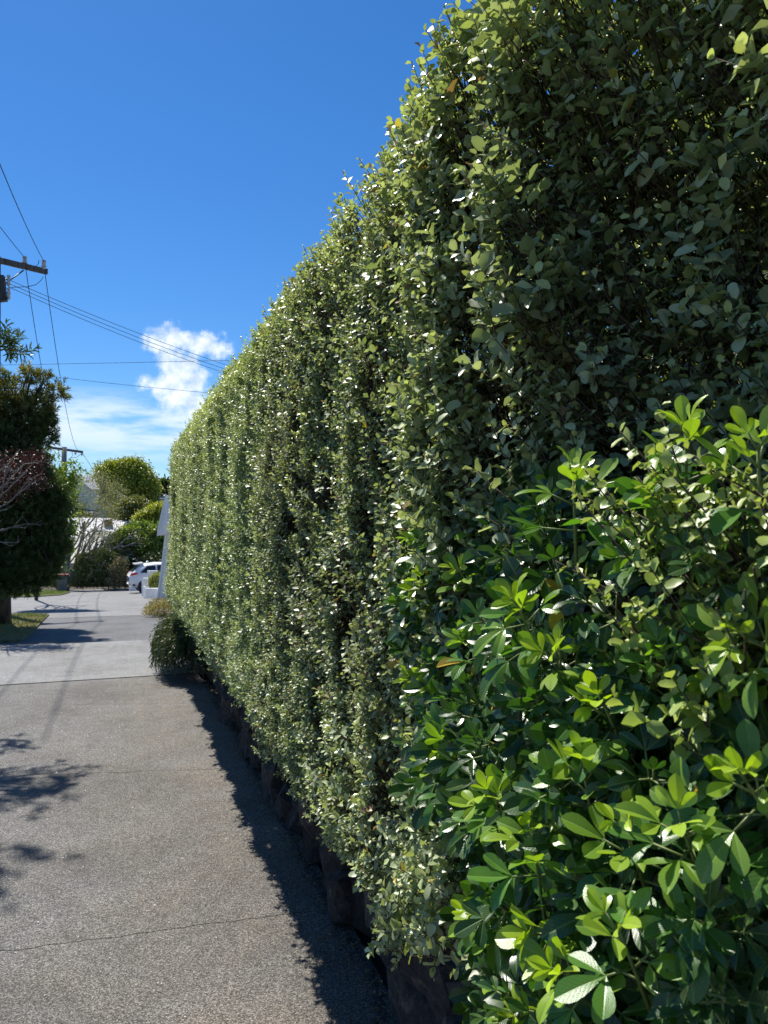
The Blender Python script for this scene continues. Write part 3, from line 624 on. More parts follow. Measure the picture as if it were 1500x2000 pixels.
u_, v_, Zb = project(bP + bD * bL[:, None] * .5); inv = (u_ > 0) & (u_ < 1500) & (v_ > 0) & (v_ < 2000)
outer = bP[:, 0] < shrub_x(bP[:, 1], bP[:, 2]) + .03
sc_ = np.where(inv & outer, bL * bW / Zb ** 2, 0); big = np.zeros(len(bP), bool); big[np.argsort(-sc_)[:300]] = True
okz = Zb > .46
leaf_objects('leaf', BROAD, bP[big & okz], bD[big & okz], bN[big & okz], bL[big & okz], bW[big & okz], bC[big & okz], M['broad'], shrub, 22)
o = link('foliage', leaf_mesh('foliage', BROAD, bP[~big & okz], bD[~big & okz], bN[~big & okz], bL[~big & okz], bW[~big & okz], bC[~big & okz]), M['broad'], shrub); o['kind'] = 'stuff'
o = link('leaf_stalk', join_segs('leaf_stalk', pet, 5), M['green_stem'], shrub); o['kind'] = 'stuff'
for i in range(0, len(SP), 11):
    b = np.array([.98 + random.uniform(-.08, .08), .8 + random.uniform(-.3, .3), .55]); e = SP[i] - SD[i] * .09; mid = (b + e) / 2 + rng.normal(0, .03, 3) + np.array([.05, 0, .02])
    link('branch', join_segs('branch', [path_segs([b, mid, e], .006, .0024)], 5), M['twig'], shrub)

# pale small-leaved shoots growing through it
def pale_spray(cpx, cpy, Z, n, rx, rz, label, leafl=.020):
    c = at(cpx, cpy, Z); root = empty('small_leaved_shoot', c, label, 'shrub', 'pale small leaved shoots growing through the glossy shrub')
    P = c + rng.normal(0, 1, (n, 3)) * np.array([.04, rx, rz]); D = np.c_[-rng.uniform(.2, .9, n), rng.normal(0, .5, n), rng.uniform(.3, 1.2, n)]
    p, d, nn, s, t, own = sprigs(P, D, rng.uniform(.04, .075, n), 9, np.full(n, leafl)); k = len(p)
    c_ = np.array([.25, .34, .09]) * (1 - t[:, None]) + np.array([.46, .54, .12]) * t[:, None]; c_ = c_ * rng.uniform(.8, 1.15, (k, 1)); w = s * rng.uniform(.55, .75, k)
    b = np.zeros(k, bool); b[np.argsort(-s)[:min(60, k)]] = True
    leaf_objects('leaf', SMALL, p[b], d[b], nn[b], s[b], w[b], c_[b], M['hedge'], root, 8)
    if (~b).any(): o = link('foliage', leaf_mesh('foliage', SMALL, p[~b], d[~b], nn[~b], s[~b], w[~b], c_[~b]), M['hedge'], root); o['kind'] = 'stuff'
    Du = unit(D); st = P - Du * .05 + np.array([.03, 0, -.03])
    o = link('twig', seg_mesh('twig', np.vstack([st, st + (c - st) * .0]), np.vstack([P + Du * .05, np.broadcast_to(c + np.array([.10, 0, -.12]), P.shape)]), np.full(2 * n, .0011), np.full(2 * n, .0008), 4), M['twig'], root); o['kind'] = 'stuff'
pale_spray(1415, 1115, .66, 85, .042, .044, 'bushy yellow green small leaved shoots at the right edge of the photo', .0145)
pale_spray(1310, 1030, .68, 18, .024, .016, 'small yellow green shoots just left of the bushy pale shoots', .013)
pale_spray(1175, 1060, 1.0, 8, .05, .02, 'thin pale shoot lying across the dark glossy leaves', .014)
pale_spray(1370, 1330, .70, 12, .035, .03, 'pale green round leaved shoots low in the glossy shrub', .022)
pale_spray(1490, 1450, .62, 7, .02, .03, 'cream green shoots at the right edge below the lime leaves', .02)

# dry weed on the wall foot
weed = empty('dry_weed', on_ground(580, 1600), 'dry straw coloured weed sprouting at the foot of the stone wall', 'weed')
c = np.array(on_ground(580, 1600)) + np.array([.05, .0, .05]); sg = []
for i in range(70):
    d = rng.normal(0, 1, 3); d[2] = abs(d[2]) * .5; d /= np.linalg.norm(d); L1 = random.uniform(.05, .13); sg.append(path_segs([c, c + d * L1 * .6 + np.array([0, 0, .02]), c + d * L1], .0013, .0006))
M['straw'] = rough_mat('straw', (.16, .11, .06), (.3, .23, .13), 9, .9, 0)
link('stalk', join_segs('stalk', sg, 3), M['straw'], weed)['kind'] = 'stuff'

# ------------------------------------------------------------------ drooping shrub and dry tuft at the far end of the wall
def droop_shrub():
    c = np.array([.78, 8.55, .40]); root = empty('drooping_shrub', (c[0], c[1], 0), 'dark drooping shrub spilling off the wall end onto the driveway', 'shrub')
    P0, D0, Ls = [], [], []
    n = 4200; u = unit(rng.normal(0, 1, (n, 3))); u[:, 2] = np.abs(u[:, 2]) * 1.0 - .25
    rad = np.array([.36, .70, .36]); P = c + u * rad * (.55 + .45 * rng.random((n, 1))) * (1 + .12 * vnoise(u * 3)[:, None])
    P[:, 2] = np.maximum(P[:, 2], .14)
    k = 9; pts = [P]; d = unit(u * np.array([1, .8, .3]) + rng.normal(0, .25, (n, 3)))
    segl = rng.uniform(.018, .034, (n, 1)); allp, alld = [], []
    for j in range(k):
        d = unit(d + np.array([0, 0, -.30])); P = P + d * segl; allp.append(P.copy()); alld.append(d.copy())
    A = np.vstack(allp); Dd = np.vstack(alld); m = A[:, 2] > .03; A, Dd = A[m], Dd[m]
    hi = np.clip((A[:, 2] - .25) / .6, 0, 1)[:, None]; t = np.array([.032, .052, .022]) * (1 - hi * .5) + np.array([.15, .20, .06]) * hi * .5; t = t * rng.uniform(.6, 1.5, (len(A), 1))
    o = link('foliage', leaf_mesh('foliage', [LONG[1]], A, Dd + rng.normal(0, .35, A.shape), rng.normal(0, 1, A.shape) + np.array([0, 0, .6]), rng.uniform(.03, .055, len(A)), rng.uniform(.008, .014, len(A)), t), M['tree'], root); o['kind'] = 'stuff'
    sg = []
    for i in range(60):
        e = c + unit(rng.normal(0, 1, (1, 3)))[0] * rad * .85; e[2] = max(.2, e[2]); b = np.array([.98, 8.8, .4]); sg.append(path_segs([b, (b + e) / 2 + rng.normal(0, .04, 3) + np.array([0, 0, .08]), e], .008, .002))
    o = link('twig', join_segs('twig', sg, 4), M['twig'], root); o['kind'] = 'stuff'
droop_shrub()
def tuft():
    c = on_ground(318, 1204) + np.array([0, 0, .0]); root = empty('dry_bush', c, 'low straw coloured dry bush at the end of the hedge', 'bush')
    n = 5200; u = unit(rng.normal(0, 1, (n, 3))); u[:, 2] = np.abs(u[:, 2]); P = c + np.array([0, 0, .05]) + u * np.array([.42, .5, .34]) * rng.uniform(.5, 1.05, (n, 1))
    t = np.array([.34, .28, .13]) + rng.normal(0, .05, (n, 1)); t[rng.random(n) < .25] = (.2, .24, .08)
    o = link('foliage', leaf_mesh('foliage', TINY, P, u + rng.normal(0, .6, (n, 3)), rng.normal(0, 1, (n, 3)) + [0, 0, .7], rng.uniform(.02, .045, n), rng.uniform(.008, .016, n), np.clip(t, .02, 1)), M['tree'], root); o['kind'] = 'stuff'
    sg = [path_segs([c, c + u[i] * np.array([.36, .42, .3])], .004, .0015) for i in range(80)]
    o = link('twig', join_segs('twig', sg, 3), M['straw'], root); o['kind'] = 'stuff'
tuft()

# ------------------------------------------------------------------ trees
def blobs_px(lst, Z):
    out = []
    for (px, py, rx, ry, *dz) in lst:
        zz = Z + (dz[0] if dz else 0); out.append((at(px, py, zz), np.array([rx * zz / F, (rx + ry) * .5 * zz / F, ry * zz / F])))
    return out
def sample_blobs(bl, n, shell=.55):
    vol = np.array([b[1][0] * b[1][1] + b[1][1] * b[1][2] + b[1][0] * b[1][2] for b in bl]); idx = rng.choice(len(bl), n, p=vol / vol.sum())
    C = np.array([b[0] for b in bl])[idx]; Rr = np.array([b[1] for b in bl])[idx]; u = unit(rng.normal(0, 1, (n, 3)))
    r = (shell + (1 - shell) * rng.random((n, 1)) ** .6) * (1 + .22 * vnoise(C * 1.3 + u * 2.2)[:, None]); return C + u * Rr * r, u, idx
def limbs(base, bl, n, r0, spread=.08, up=.25, mat=None, root=None, name='branch', sides=6):
    sg = []
    for i in range(n):
        c, rr = bl[i % len(bl)]; e = c + unit(rng.normal(0, 1, (1, 3)))[0] * rr * random.uniform(.4, .9); b = np.array(base, float); dl = np.linalg.norm(e - b)
        m1 = b + (e - b) * .35 + np.array([0, 0, up * dl * .3]) + rng.normal(0, spread * dl * .6, 3); m2 = b + (e - b) * .7 + np.array([0, 0, up * dl * .15]) + rng.normal(0, spread * dl * .6, 3)
        sg.append(path_segs([b, m1, m2, e], r0, r0 * .22))
        for q in range(3):
            f = m2 + (e - m2) * random.random() + rng.normal(0, 1, 3) * rr * .45; sg.append(path_segs([m1 + (m2 - m1) * random.random(), f], r0 * .35, r0 * .12))
    o = link(name, join_segs(name, sg, sides), mat, root); return o
def broad_tree(name, label, cat, base, bl, nclump, per, cr, leaf, tints, root_r, nl=10, mat='tree', tm=TINY, group=None, shell=.6, bark='bark', trunk_to=None, up=.25):
    base = np.array(base, float); root = empty(name, base, label, cat, group)
    C, u, _ = sample_blobs(bl, nclump, shell); k = nclump * per
    P = np.repeat(C, per, 0) + rng.normal(0, cr, (k, 3)) * np.array([1, 1, .7]); uu = np.repeat(u, per, 0)
    D = uu * .5 + rng.normal(0, .8, (k, 3)); Nn = np.array([0, 0, 1.]) + rng.normal(0, .6, (k, 3)) + uu * .4
    t = np.array(tints); a = np.clip(np.repeat(rng.random(nclump), per) * .7 + rng.random(k) * .45 - .1, 0, 1)[:, None]; c = t[0] * (1 - a) + t[1] * a
    c = c * rng.uniform(.8, 1.2, (k, 1)); s = leaf * rng.uniform(.7, 1.3, k)
    o = link('crown', leaf_mesh('crown', tm, P, D, Nn, s, s * .55, c), M[mat], root); o['kind'] = 'stuff'
    j = np.array(trunk_to if trunk_to is not None else base + (bl[0][0] - base) * .45)
    link('trunk', join_segs('trunk', [path_segs([base + [0, 0, -.1], base + (j - base) * .5 + rng.normal(0, .03, 3), j], root_r, root_r * .7)], 9), M[bark], root)
    limbs(j, bl, nl, root_r * .5, mat=M[bark], root=root, up=up); return root
def tufted(name, label, base, bl, n, ll, lw, tints, root_r, nl, per=15, group=None, olive=None, trunk_to=None, shell=.2, droop=0.0, tiptree=0):
    """evergreen with whorls of long narrow leaves"""
    base = np.array(base, float); root = empty(name, base, label, 'tree', group)
    C, u, idx = sample_blobs(bl, n, shell); D = unit(u * .8 + np.array([0, 0, .75 - droop]) + rng.normal(0, .35, (n, 3)))
    p, d, nn, s, t, own = sprigs(C, D, rng.uniform(.05, .13, n) * ll / .07, per, np.full(n, ll)); k = len(p)
    tt = np.array(tints); a = np.clip(rng.random(k) * .6 + t * .4, 0, 1)[:, None]; c = tt[0] * (1 - a) + tt[1] * a
    if olive is not None:
        h = np.clip((p[:, 2] - olive) / 1.0, 0, 1)[:, None] * np.repeat(rng.random(n), per)[:, None]; c = c * (1 - h) + np.array([.32, .30, .09]) * h
    c = c * rng.uniform(.75, 1.25, (k, 1))
    d = d + np.repeat(D, per, 0) * .35
    o = link('crown', leaf_mesh('crown', [LONG[0]] if per < 15 else [LONG[1]], p, d, nn, s * 1.15, np.full(k, lw) * rng.uniform(.8, 1.2, k), c), M['tree'], root); o['kind'] = 'stuff'
    j = np.array(trunk_to if trunk_to is not None else base + (bl[0][0] - base) * .6)
    link('trunk', join_segs('trunk', [path_segs([base + [0, 0, -.1], base + (j - base) * .33 + rng.normal(0, .03, 3), base + (j - base) * .7 + rng.normal(0, .03, 3), j], root_r, root_r * .6)], 9), M['bark'], root)
    limbs(j, bl, nl, root_r * .35, mat=M['bark'], root=root, up=.1); return root
# dark conifer-like tree on the verge
ZT = 13.0
bl1 = blobs_px([(15, 1055, 98, 100), (55, 1100, 60, 55), (75, 985, 58, 62), (20, 960, 80, 90, -.1), (35, 870, 52, 62), (72, 805, 32, 42), (116, 768, 15, 19), (88, 840, 20, 30), (5, 790, 34, 60), (86, 742, 10, 12), (55, 735, 12, 20), (-60, 900, 90, 150), (-90, 1040, 110, 110), (-50, 800, 50, 70),
                (100, 1060, 32, 50), (30, 1140, 55, 24), (74, 915, 16, 40), (112, 985, 20, 26)], ZT)
tb = on_ground(5, 1222); tufted('dark_tree', 'dark evergreen tree with narrow leaves standing on the grass verge', tb, bl1, 10500, .085, .015, [(.032, .062, .02), (.095, .155, .04)], .16, 40, 16, olive=3.0, trunk_to=at(-5, 900, ZT))
# nearer narrow-leaved tree, mostly out of the picture, whose branches reach in at the left
bn = [(np.array([-.98, 7.25, 3.12]), np.array([.26, .36, .10])), (np.array([-1.25, 7.1, 3.22]), np.array([.28, .45, .10])), (np.array([-1.85, 6.9, 3.6]), np.array([.62, .50, .22])), (np.array([-1.45, 8.2, 3.25]), np.array([.26, .40, .2])),
      (np.array([-2.1, 7.0, 4.2]), np.array([.7, .9, .5])), (np.array([-2.6, 7.6, 3.2]), np.array([.7, 1.0, .8])), (np.array([-1.8, 7.9, 3.15]), np.array([.4, .5, .3])), (np.array([-1.60, 6.1, 3.45]), np.array([.50, .25, .14])), (np.array([-1.9, 6.4, 3.2]), np.array([.5, .4, .2])), (np.array([-1.95, 7.6, 3.8]), np.array([.5, .5, .2])), (np.array([-1.60, 7.15, 5.0]), np.array([.45, .26, .2])), (np.array([-1.65, 8.35, 4.9]), np.array([.5, .42, .25]))]
tufted('roadside_tree', 'narrow leaved branches reaching in from beyond the left edge of the photo', (-3.3, 7.4, 0), bn, 1050, .085, .012, [(.035, .07, .022), (.085, .14, .04)], .12, 34, 13, trunk_to=(-2.6, 7.3, 2.9), shell=.1)

def forked(base, dirv, length, r, depth, sg, tips, wob=.18, split=(2, 3), shrink=.72, trop=(0, 0, .06)):
    p = np.array(base, float); d = unit(np.array([dirv]))[0]; pts = [p]; k = 4
    for i in range(k):
        d = unit((d + rng.normal(0, wob * .5, 3) + np.array(trop))[None])[0]; p = p + d * length / k; pts.append(p)
    sg.append(path_segs(pts, r, r * .62))
    if depth == 0: tips.append((p, d)); return
    for i in range(random.randint(*split)):
        q = pts[random.randint(2, k)]; nd = unit((d + rng.normal(0, .52, 3))[None])[0]; forked(q, nd, length * shrink * random.uniform(.75, 1.2), r * .6, depth - 1, sg, tips, wob, split, shrink, trop)
broad_tree('garden_tree', 'yellow green tree glimpsed through gaps behind the near end of the hedge', 'tree', (2.9, 3.4, .58), [(np.array([2.6, 3.0, 2.6]), np.array([.8, 1.2, 1.1])), (np.array([2.3, 1.8, 2.4]), np.array([.6, .9, 1.1])), (np.array([2.7, 2.4, 3.5]), np.array([.7, 1.1, .6])), (np.array([2.5, 1.2, 1.6]), np.array([.6, 1.0, .8]))], 1500, 16, .10, .07, [(.06, .10, .025), (.24, .32, .05)], .09, 14, shell=.2)
# purple-leaved tree with bare pale twigs, in front of the dark tree
root = empty('purple_leaved_tree', (-3.4, 11.2, 0), 'bare grey twigged tree with dark purple leaves reaching in at the left', 'tree')
sg, tips = [], []
for (px, py, tx, ty) in [(-90, 1120, 60, 1030), (-90, 1110, 85, 1010), (-100, 1080, 60, 960), (-100, 1050, 80, 930), (-110, 1030, 60, 900), (-100, 960, 40, 880), (-100, 1000, 90, 950), (-110, 1100, 45, 985)]:
    a, b = at(px, py, 11.0), at(tx, ty, 11.3 + random.uniform(-.4, .4)); sg.append(path_segs([np.array([-3.3, 11.2, .9]), a], .03, .018)); forked(a, b - a, np.linalg.norm(b - a) * .60, .016, 3, sg, tips, .16, (2, 3), .52, (0, 0, .02))
link('branch', join_segs('branch', sg, 4), M['grey_bark'], root)['kind'] = 'stuff'
link('trunk', join_segs('trunk', [path_segs([(-3.4, 11.2, -.1), (-3.35, 11.2, .5), (-3.3, 11.2, .95)], .09, .06)], 8), M['grey_bark'], root)
blp = blobs_px([(30, 915, 55, 38), (70, 900, 30, 24), (5, 950, 50, 40), (60, 940, 40, 25)], 11.4); P, u, _ = sample_blobs(blp, 2600, .1); k = len(P)
link('crown', leaf_mesh('crown', TINY, P, rng.normal(0, 1, (k, 3)), rng.normal(0, .7, (k, 3)) + [0, 0, 1], rng.uniform(.03, .055, k), rng.uniform(.018, .03, k), np.array([.045, .005, .013]) * rng.uniform(.6, 1.6, (k, 1))), M['tree'], root)['kind'] = 'stuff'
# lime bush behind the dark tree
broad_tree('lime_shrub', 'bright green leafy shrub showing behind the dark evergreen tree', 'shrub', on_ground(70, 1172), blobs_px([(108, 952, 24, 38), (92, 900, 12, 16), (122, 1000, 22, 50), (138, 940, 8, 14), (70, 980, 50, 60), (80, 1080, 45, 60), (146, 915, 6, 9)], 22), 420, 26, .11, .11, [(.10, .2, .03), (.32, .45, .06)], .07)

# ------------------------------------------------------------------ far end of the street
BG = 'shrubs and trees across the road'
def gtree(Z): return gz(Z * math.cos(YAW))
# grey multi-stemmed tree by the bin
base = on_ground(128, 1147.5); base = at(130, 1140, 47); base[2] = gz(base[1]); root = empty('grey_twiggy_tree', base, 'grey many stemmed tree with sparse leaves leaning right behind the wheelie bin', 'tree'); sg, tips = [], []
for (tx, ty, r) in [(225, 985, .13), (190, 960, .11), (150, 950, .10), (240, 1020, .09), (170, 1000, .10), (130, 980, .09), (205, 1040, .08), (215, 960, .08)]:
    b = at(tx, ty, 47 + random.uniform(-.8, .8)); forked(base, b - base + np.array([0, 0, .6]), np.linalg.norm(b - base) * .60, r, 4, sg, tips, .14, (2, 3), .56, (.01, 0, .03))
link('trunk', join_segs('trunk', sg, 5), M['grey_bark'], root)
T_ = np.array([t[0] for t in tips]); k = len(T_) * 16; P = np.repeat(T_, 16, 0) + rng.normal(0, .22, (k, 3))
bt = blobs_px([(170, 950, 55, 45), (140, 1000, 35, 45), (205, 1000, 40, 35), (230, 960, 22, 25)], 47.3); P2, _, _ = sample_blobs(bt, 7000, .2); P = np.vstack([P, P2]); k = len(P)
link('crown', leaf_mesh('crown', TINY, P, rng.normal(0, 1, (k, 3)), rng.normal(0, .7, (k, 3)) + [0, 0, 1], rng.uniform(.05, .10, k), rng.uniform(.03, .05, k), np.array([.25, .27, .14]) * rng.uniform(.5, 1.6, (k, 1))), M['tree'], root)['kind'] = 'stuff'
broad_tree('round_tree', 'large round yellow green tree rising above the far roofs', 'tree', (at(250, 1023, 72)[0], at(250, 1023, 72)[1], gtree(72)), blobs_px([(248, 945, 44, 44), (225, 930, 32, 30), (275, 950, 26, 38), (255, 920, 32, 24), (292, 965, 14, 22), (205, 925, 14, 18), (240, 975, 40, 24)], 72), 1500, 22, .30, .24, [(.12, .17, .03), (.42, .50, .06)], .3, 14)
broad_tree('slim_palm_like_tree', 'small feathery dark green tree right of the round tree', 'tree', (*at(317, 1000, 78)[:2], gtree(78)), blobs_px([(318, 950, 14, 9), (306, 956, 7, 5), (330, 955, 9, 6)], 78), 120, 16, .22, .4, [(.03, .06, .02), (.08, .13, .04)], .12, 6, tm=LONG)
broad_tree('olive_shrub', 'dull green shrubs below the pale flat roof', 'shrub', (*at(262, 1060, 60)[:2], gtree(60)), blobs_px([(262, 990, 26, 18), (240, 1002, 22, 14), (285, 1000, 24, 16)], 60), 420, 20, .22, .2, [(.09, .12, .035), (.26, .28, .08)], .14, group=BG)
broad_tree('yellow_green_shrub', 'yellow green shrub beside the white gable', 'shrub', (*at(303, 1060, 57)[:2], gtree(57)), blobs_px([(305, 1010, 22, 20), (285, 1015, 20, 12), (318, 1000, 12, 14)], 57), 420, 20, .2, .2, [(.2, .26, .03), (.5, .55, .08)], .12, group=BG)
broad_tree('large_leaved_tree', 'spreading glossy green tree behind the white hatchback', 'tree', (*at(280, 1140, 49)[:2], gtree(49)), blobs_px([(275, 1050, 46, 24), (240, 1068, 32, 20), (300, 1065, 32, 26), (225, 1085, 22, 18), (320, 1045, 14, 20), (262, 1040, 20, 10)], 49), 900, 22, .19, .22, [(.09, .17, .03), (.30, .42, .07)], .16, 14, tm=BROAD[:1] and TINY)
broad_tree('dark_shrub', 'dark dense shrub behind the parked hatchback', 'shrub', (*at(262, 1147, 46)[:2], gtree(46)), blobs_px([(255, 1122, 30, 24), (235, 1105, 25, 30), (295, 1110, 30, 25)], 47), 700, 20, .15, .13, [(.02, .04, .012), (.07, .10, .03)], .08, group=BG)
broad_tree('hedge_shrub', 'dark olive shrub between the wheelie bin and the hatchback', 'shrub', (*at(190, 1147, 46)[:2], gtree(46)), blobs_px([(175, 1115, 26, 32), (205, 1110, 28, 36), (165, 1105, 16, 25), (190, 1095, 24, 18)], 46), 900, 20, .13, .12, [(.07, .10, .03), (.26, .29, .09)], .08, group=BG)
broad_tree('low_shrub', 'low mixed shrub growing right beside the wheelie bin', 'shrub', (*at(148, 1147, 46)[:2], gtree(46)), blobs_px([(148, 1136, 12, 10), (106, 1135, 7, 12), (160, 1138, 8, 9)], 46), 160, 16, .10, .09, [(.10, .13, .04), (.32, .30, .14)], .04, group=BG)
broad_tree('fern_bush', 'pale tan dry fern bush under the small cream canopy', 'shrub', (*at(232, 1147, 45)[:2], gtree(45)), blobs_px([(232, 1112, 12, 22), (226, 1135, 14, 14)], 45), 220, 16, .12, .10, [(.16, .13, .06), (.34, .30, .18)], .05, group=BG)
# far-off greenery that closes the view behind the houses
for i, (px, py, rx, ry, Z) in enumerate([(90, 1010, 70, 40, 95), (330, 1020, 60, 40, 95), (200, 1050, 90, 40, 100), (420, 1000, 90, 50, 95), (-90, 1000, 120, 60, 90)]):
    broad_tree('distant_tree', ['green tree mass far behind the dark evergreen', 'green trees far behind the white garage', 'green trees far behind the cream house', 'distant trees hidden behind the hedge', 'distant trees at the far left edge'][i], 'tree', (*at(px, py, Z)[:2], gtree(Z)), blobs_px([(px, py, rx, ry), (px + rx * .4, py + 10, rx * .6, ry)], Z), 500, 14, .5, .5, [(.06, .10, .03), (.2, .25, .08)], .3, 6)

# houses
def house(name, label, c, w, d, h, rh, rot, wmat, group=None, chimney=False, win=2):
    root = empty(name, c, label, 'house', group); Mx = Matrix.Rotation(rot, 3, 'Z'); T_ = lambda p: Vector(c) + Mx @ Vector(p)
    e = .35
    pr = [(-w / 2, -d / 2, -2), (w / 2, -d / 2, -2), (w / 2, -d / 2, h), (0, -d / 2, h + rh), (-w / 2, -d / 2, h)]
    prism('wall', [T_(p) for p in pr], Mx @ Vector((0, d, 0)), wmat, root)
    s = rh / (w / 2)
    for sg_ in (-1, 1):
        q = [(0, -d / 2 - e, h + rh + .02), (sg_ * (w / 2 + e), -d / 2 - e, h - s * e + .02), (sg_ * (w / 2 + e), -d / 2 - e, h - s * e + .16), (0, -d / 2 - e, h + rh + .16)]
        r_ = prism('roof', [T_(p) for p in q], Mx @ Vector((0, d + 2 * e, 0)), M['roof'], root)
    for k in range(win):
        x = (k - (win - 1) / 2) * w * .36
        f = prism('window', [T_((x - .55, -d / 2 - .03, h * .45)), T_((x + .55, -d / 2 - .03, h * .45)), T_((x + .55, -d / 2 - .03, h * .45 + 1.1)), T_((x - .55, -d / 2 - .03, h * .45 + 1.1))], Mx @ Vector((0, .028, 0)), M['white'], root)
        g_ = prism('pane', [T_((x - .45, -d / 2 - .05, h * .45 + .1)), T_((x + .45, -d / 2 - .05, h * .45 + .1)), T_((x + .45, -d / 2 - .05, h * .45 + 1.0)), T_((x - .45, -d / 2 - .05, h * .45 + 1.0))], Mx @ Vector((0, .015, 0)), M['glass'], None)
        g_.parent = f; g_.matrix_basis = f.matrix_basis.inverted() @ Matrix.Translation(-Vector(c)) if False else Matrix()
    if chimney:
        p = T_((-w * .12, 0, h + rh * .9)); box('chimney', (p.x, p.y, p.z), (.7, .7, 1.3), M['brick'], root)
    return root
p = at(188, 960, 105); house('white_gabled_house', 'white gabled house on the rise behind the round tree', (p[0], p[1], p[2] - 3.4), 4.6, 9, 3.6, 1.7, R(-34), M['white'], win=1)
p = at(205, 1095, 59); house('cream_house', 'cream walled house with pale roof behind the shrubs', (p[0] - .4, p[1] + 3, p[2] - 1.2), 9.4, 6, 3.0, 1.35, R(82), M['cream'], chimney=False, win=2)
# long cream wall and roof plane facing the road
root = empty('cream_outbuilding', tuple(on_ground(180, 1149)), 'cream sloping roof below a lilac grey roof with a brick chimney', 'building')
Z = 55; q = [at(136, 1100, Z - 3), at(262, 1100, Z - 3), at(272, 1062, Z - 1.6), at(226, 1037, Z + 1.6), at(182, 1036, Z + 1.6), at(146, 1050, Z)]
prism('lower_roof', q, (0, .0, -.12), M['cream'], root)
w_ = [at(138, 1103, Z - 2.7), at(260, 1103, Z - 2.7)]; w_ = w_ + [np.array([p[0], p[1], gtree(Z)]) for p in w_[::-1]]
prism('wall', w_, (.3, 4.0, 0), M['cream'], root)
prism('roof', [at(178, 1036, Z + 1.3), at(284, 1050, Z + 1.3), at(284, 1045, Z + 2), at(273, 1024, Z + 3.4), at(219, 1017, Z + 3.4)], (0, .1, .12), M['roof'], root)
p = at(211, 1021, Z + 2.4); box('chimney', tuple(p), (.55, .5, .5), M['brick'], root)
root = empty('flat_roofed_building', (*at(290, 1000, 76)[:2], gtree(76)), 'pale flat roofed building glimpsed between tree crowns and white gable', 'building')
prism('roof', [at(248, 968, 76), at(326, 974, 76), at(326, 982, 76), at(272, 984, 76), at(255, 978, 76)], (.5, 4, .5), M['roof'], root)
prism('wall', [at(262, 985, 76.4), at(330, 984, 76.4), at(330, 1020, 76.4), at(262, 1020, 76.4)], (.4, 3.5, 0), M['cream'], root)
root = empty('garden_canopy', tuple(on_ground(232, 1148)), 'small cream sloping canopy among the shrubs left of the hatchback', 'canopy')
prism('canopy_top', [at(208, 1097, 46.5), at(248, 1088, 46.5), at(250, 1092, 46.5), at(209, 1101, 46.5)], (.3, 1.2, .2), M['cream'], root)
for px in (212, 246):
    a = at(px, 1097, 46.7); b = a.copy(); b[2] = gz(a[1]); link('post', join_segs('post', [path_segs([b, a], .04, .04)], 6), M['cream'], root)

# white garage beyond the hedge
Z = 29.5; root = empty('white_garage', tuple(on_ground(318, 1168)), 'white painted garage corner with overhanging gable just past the hedge', 'garage')
w0 = [at(306, 1168, Z), at(340, 1168, Z), at(340, 1000, Z), at(330, 968, Z), at(323.5, 968, Z), at(322, 1040, Z), at(313, 1118, Z)]
for a in w0[:2]: a[2] = gz(a[1]) - .05
prism('wall', w0, (2.6, 5.0, 0), M['white'], root)
prism('gable_soffit', [at(309.5, 1046, Z - .6), at(308.5, 1036, Z - .6), at(322, 970, Z - .6), at(323, 1040, Z - .6)], (.22, .58, 0), M['white'], root)
prism('bargeboard', [at(306.5, 1047, Z - .66), at(308.5, 1047, Z - .66), at(310.5, 1030, Z - .66), at(325, 968, Z - .66), at(323, 964, Z - .66), at(308, 1030, Z - .66)], (.02, .05, 0), M['white'], root)
prism('corner_trim', [at(306, 1168, Z - .06), at(309, 1168, Z - .06), at(316, 1118, Z - .06), at(325, 1040, Z - .06), at(326, 972, Z - .06), at(323.5, 972, Z - .06), at(322, 1040, Z - .06), at(313, 1118, Z - .06)], (.02, .05, 0), M['white'], root)
# white planter wall
Z = 30.5; root = empty('white_planter', tuple(on_ground(295, 1166)), 'low white walled planter beside the garage in front of the hatchback', 'planter')
def wallp(name, pts, vec):
    pts = [at(*p) for p in pts]; return prism(name, pts, vec, M['white'], root, .01)
wallp('front_panel', [(284, 1168.5, Z), (308, 1167.5, Z), (308, 1149, Z), (284, 1149, Z)], (.03, .14, 0))
wallp('side_panel', [(276.5, 1163, Z + 1.6), (276.5, 1134, Z + 1.6), (279, 1129, Z + 1.6), (288, 1129, Z + 1.6), (289, 1134, Z + 1.6), (289, 1150, Z + 1.6), (284, 1151, Z + 1.4), (284, 1168, Z + 1.4)], (.03, .14, 0))
wallp('end_wall', [(279, 1166, Z + .7), (279, 1146, Z + .7), (283.5, 1146, Z + .3), (283.5, 1168, Z + .3)], (.05, .1, 0))
wallp('rail', [(288, 1120, Z + .9), (309, 1120, Z + .9), (309, 1114.5, Z + .9), (288, 1114.5, Z + .9)], (.0, .08, 0))
wallp('post', [(289.5, 1150, Z + .92), (292, 1150, Z + .92), (292, 1120, Z + .92), (289.5, 1120, Z + .92)], (.0, .06, 0))
broad_tree('planter_bush', 'yellow green bush growing inside the white planter', 'shrub', tuple(at(300, 1150, Z + .7)), blobs_px([(301, 1136, 9, 14), (308, 1130, 7, 12)], Z + .75), 140, 18, .045, .06, [(.14, .18, .03), (.42, .46, .14)], .02, 5)

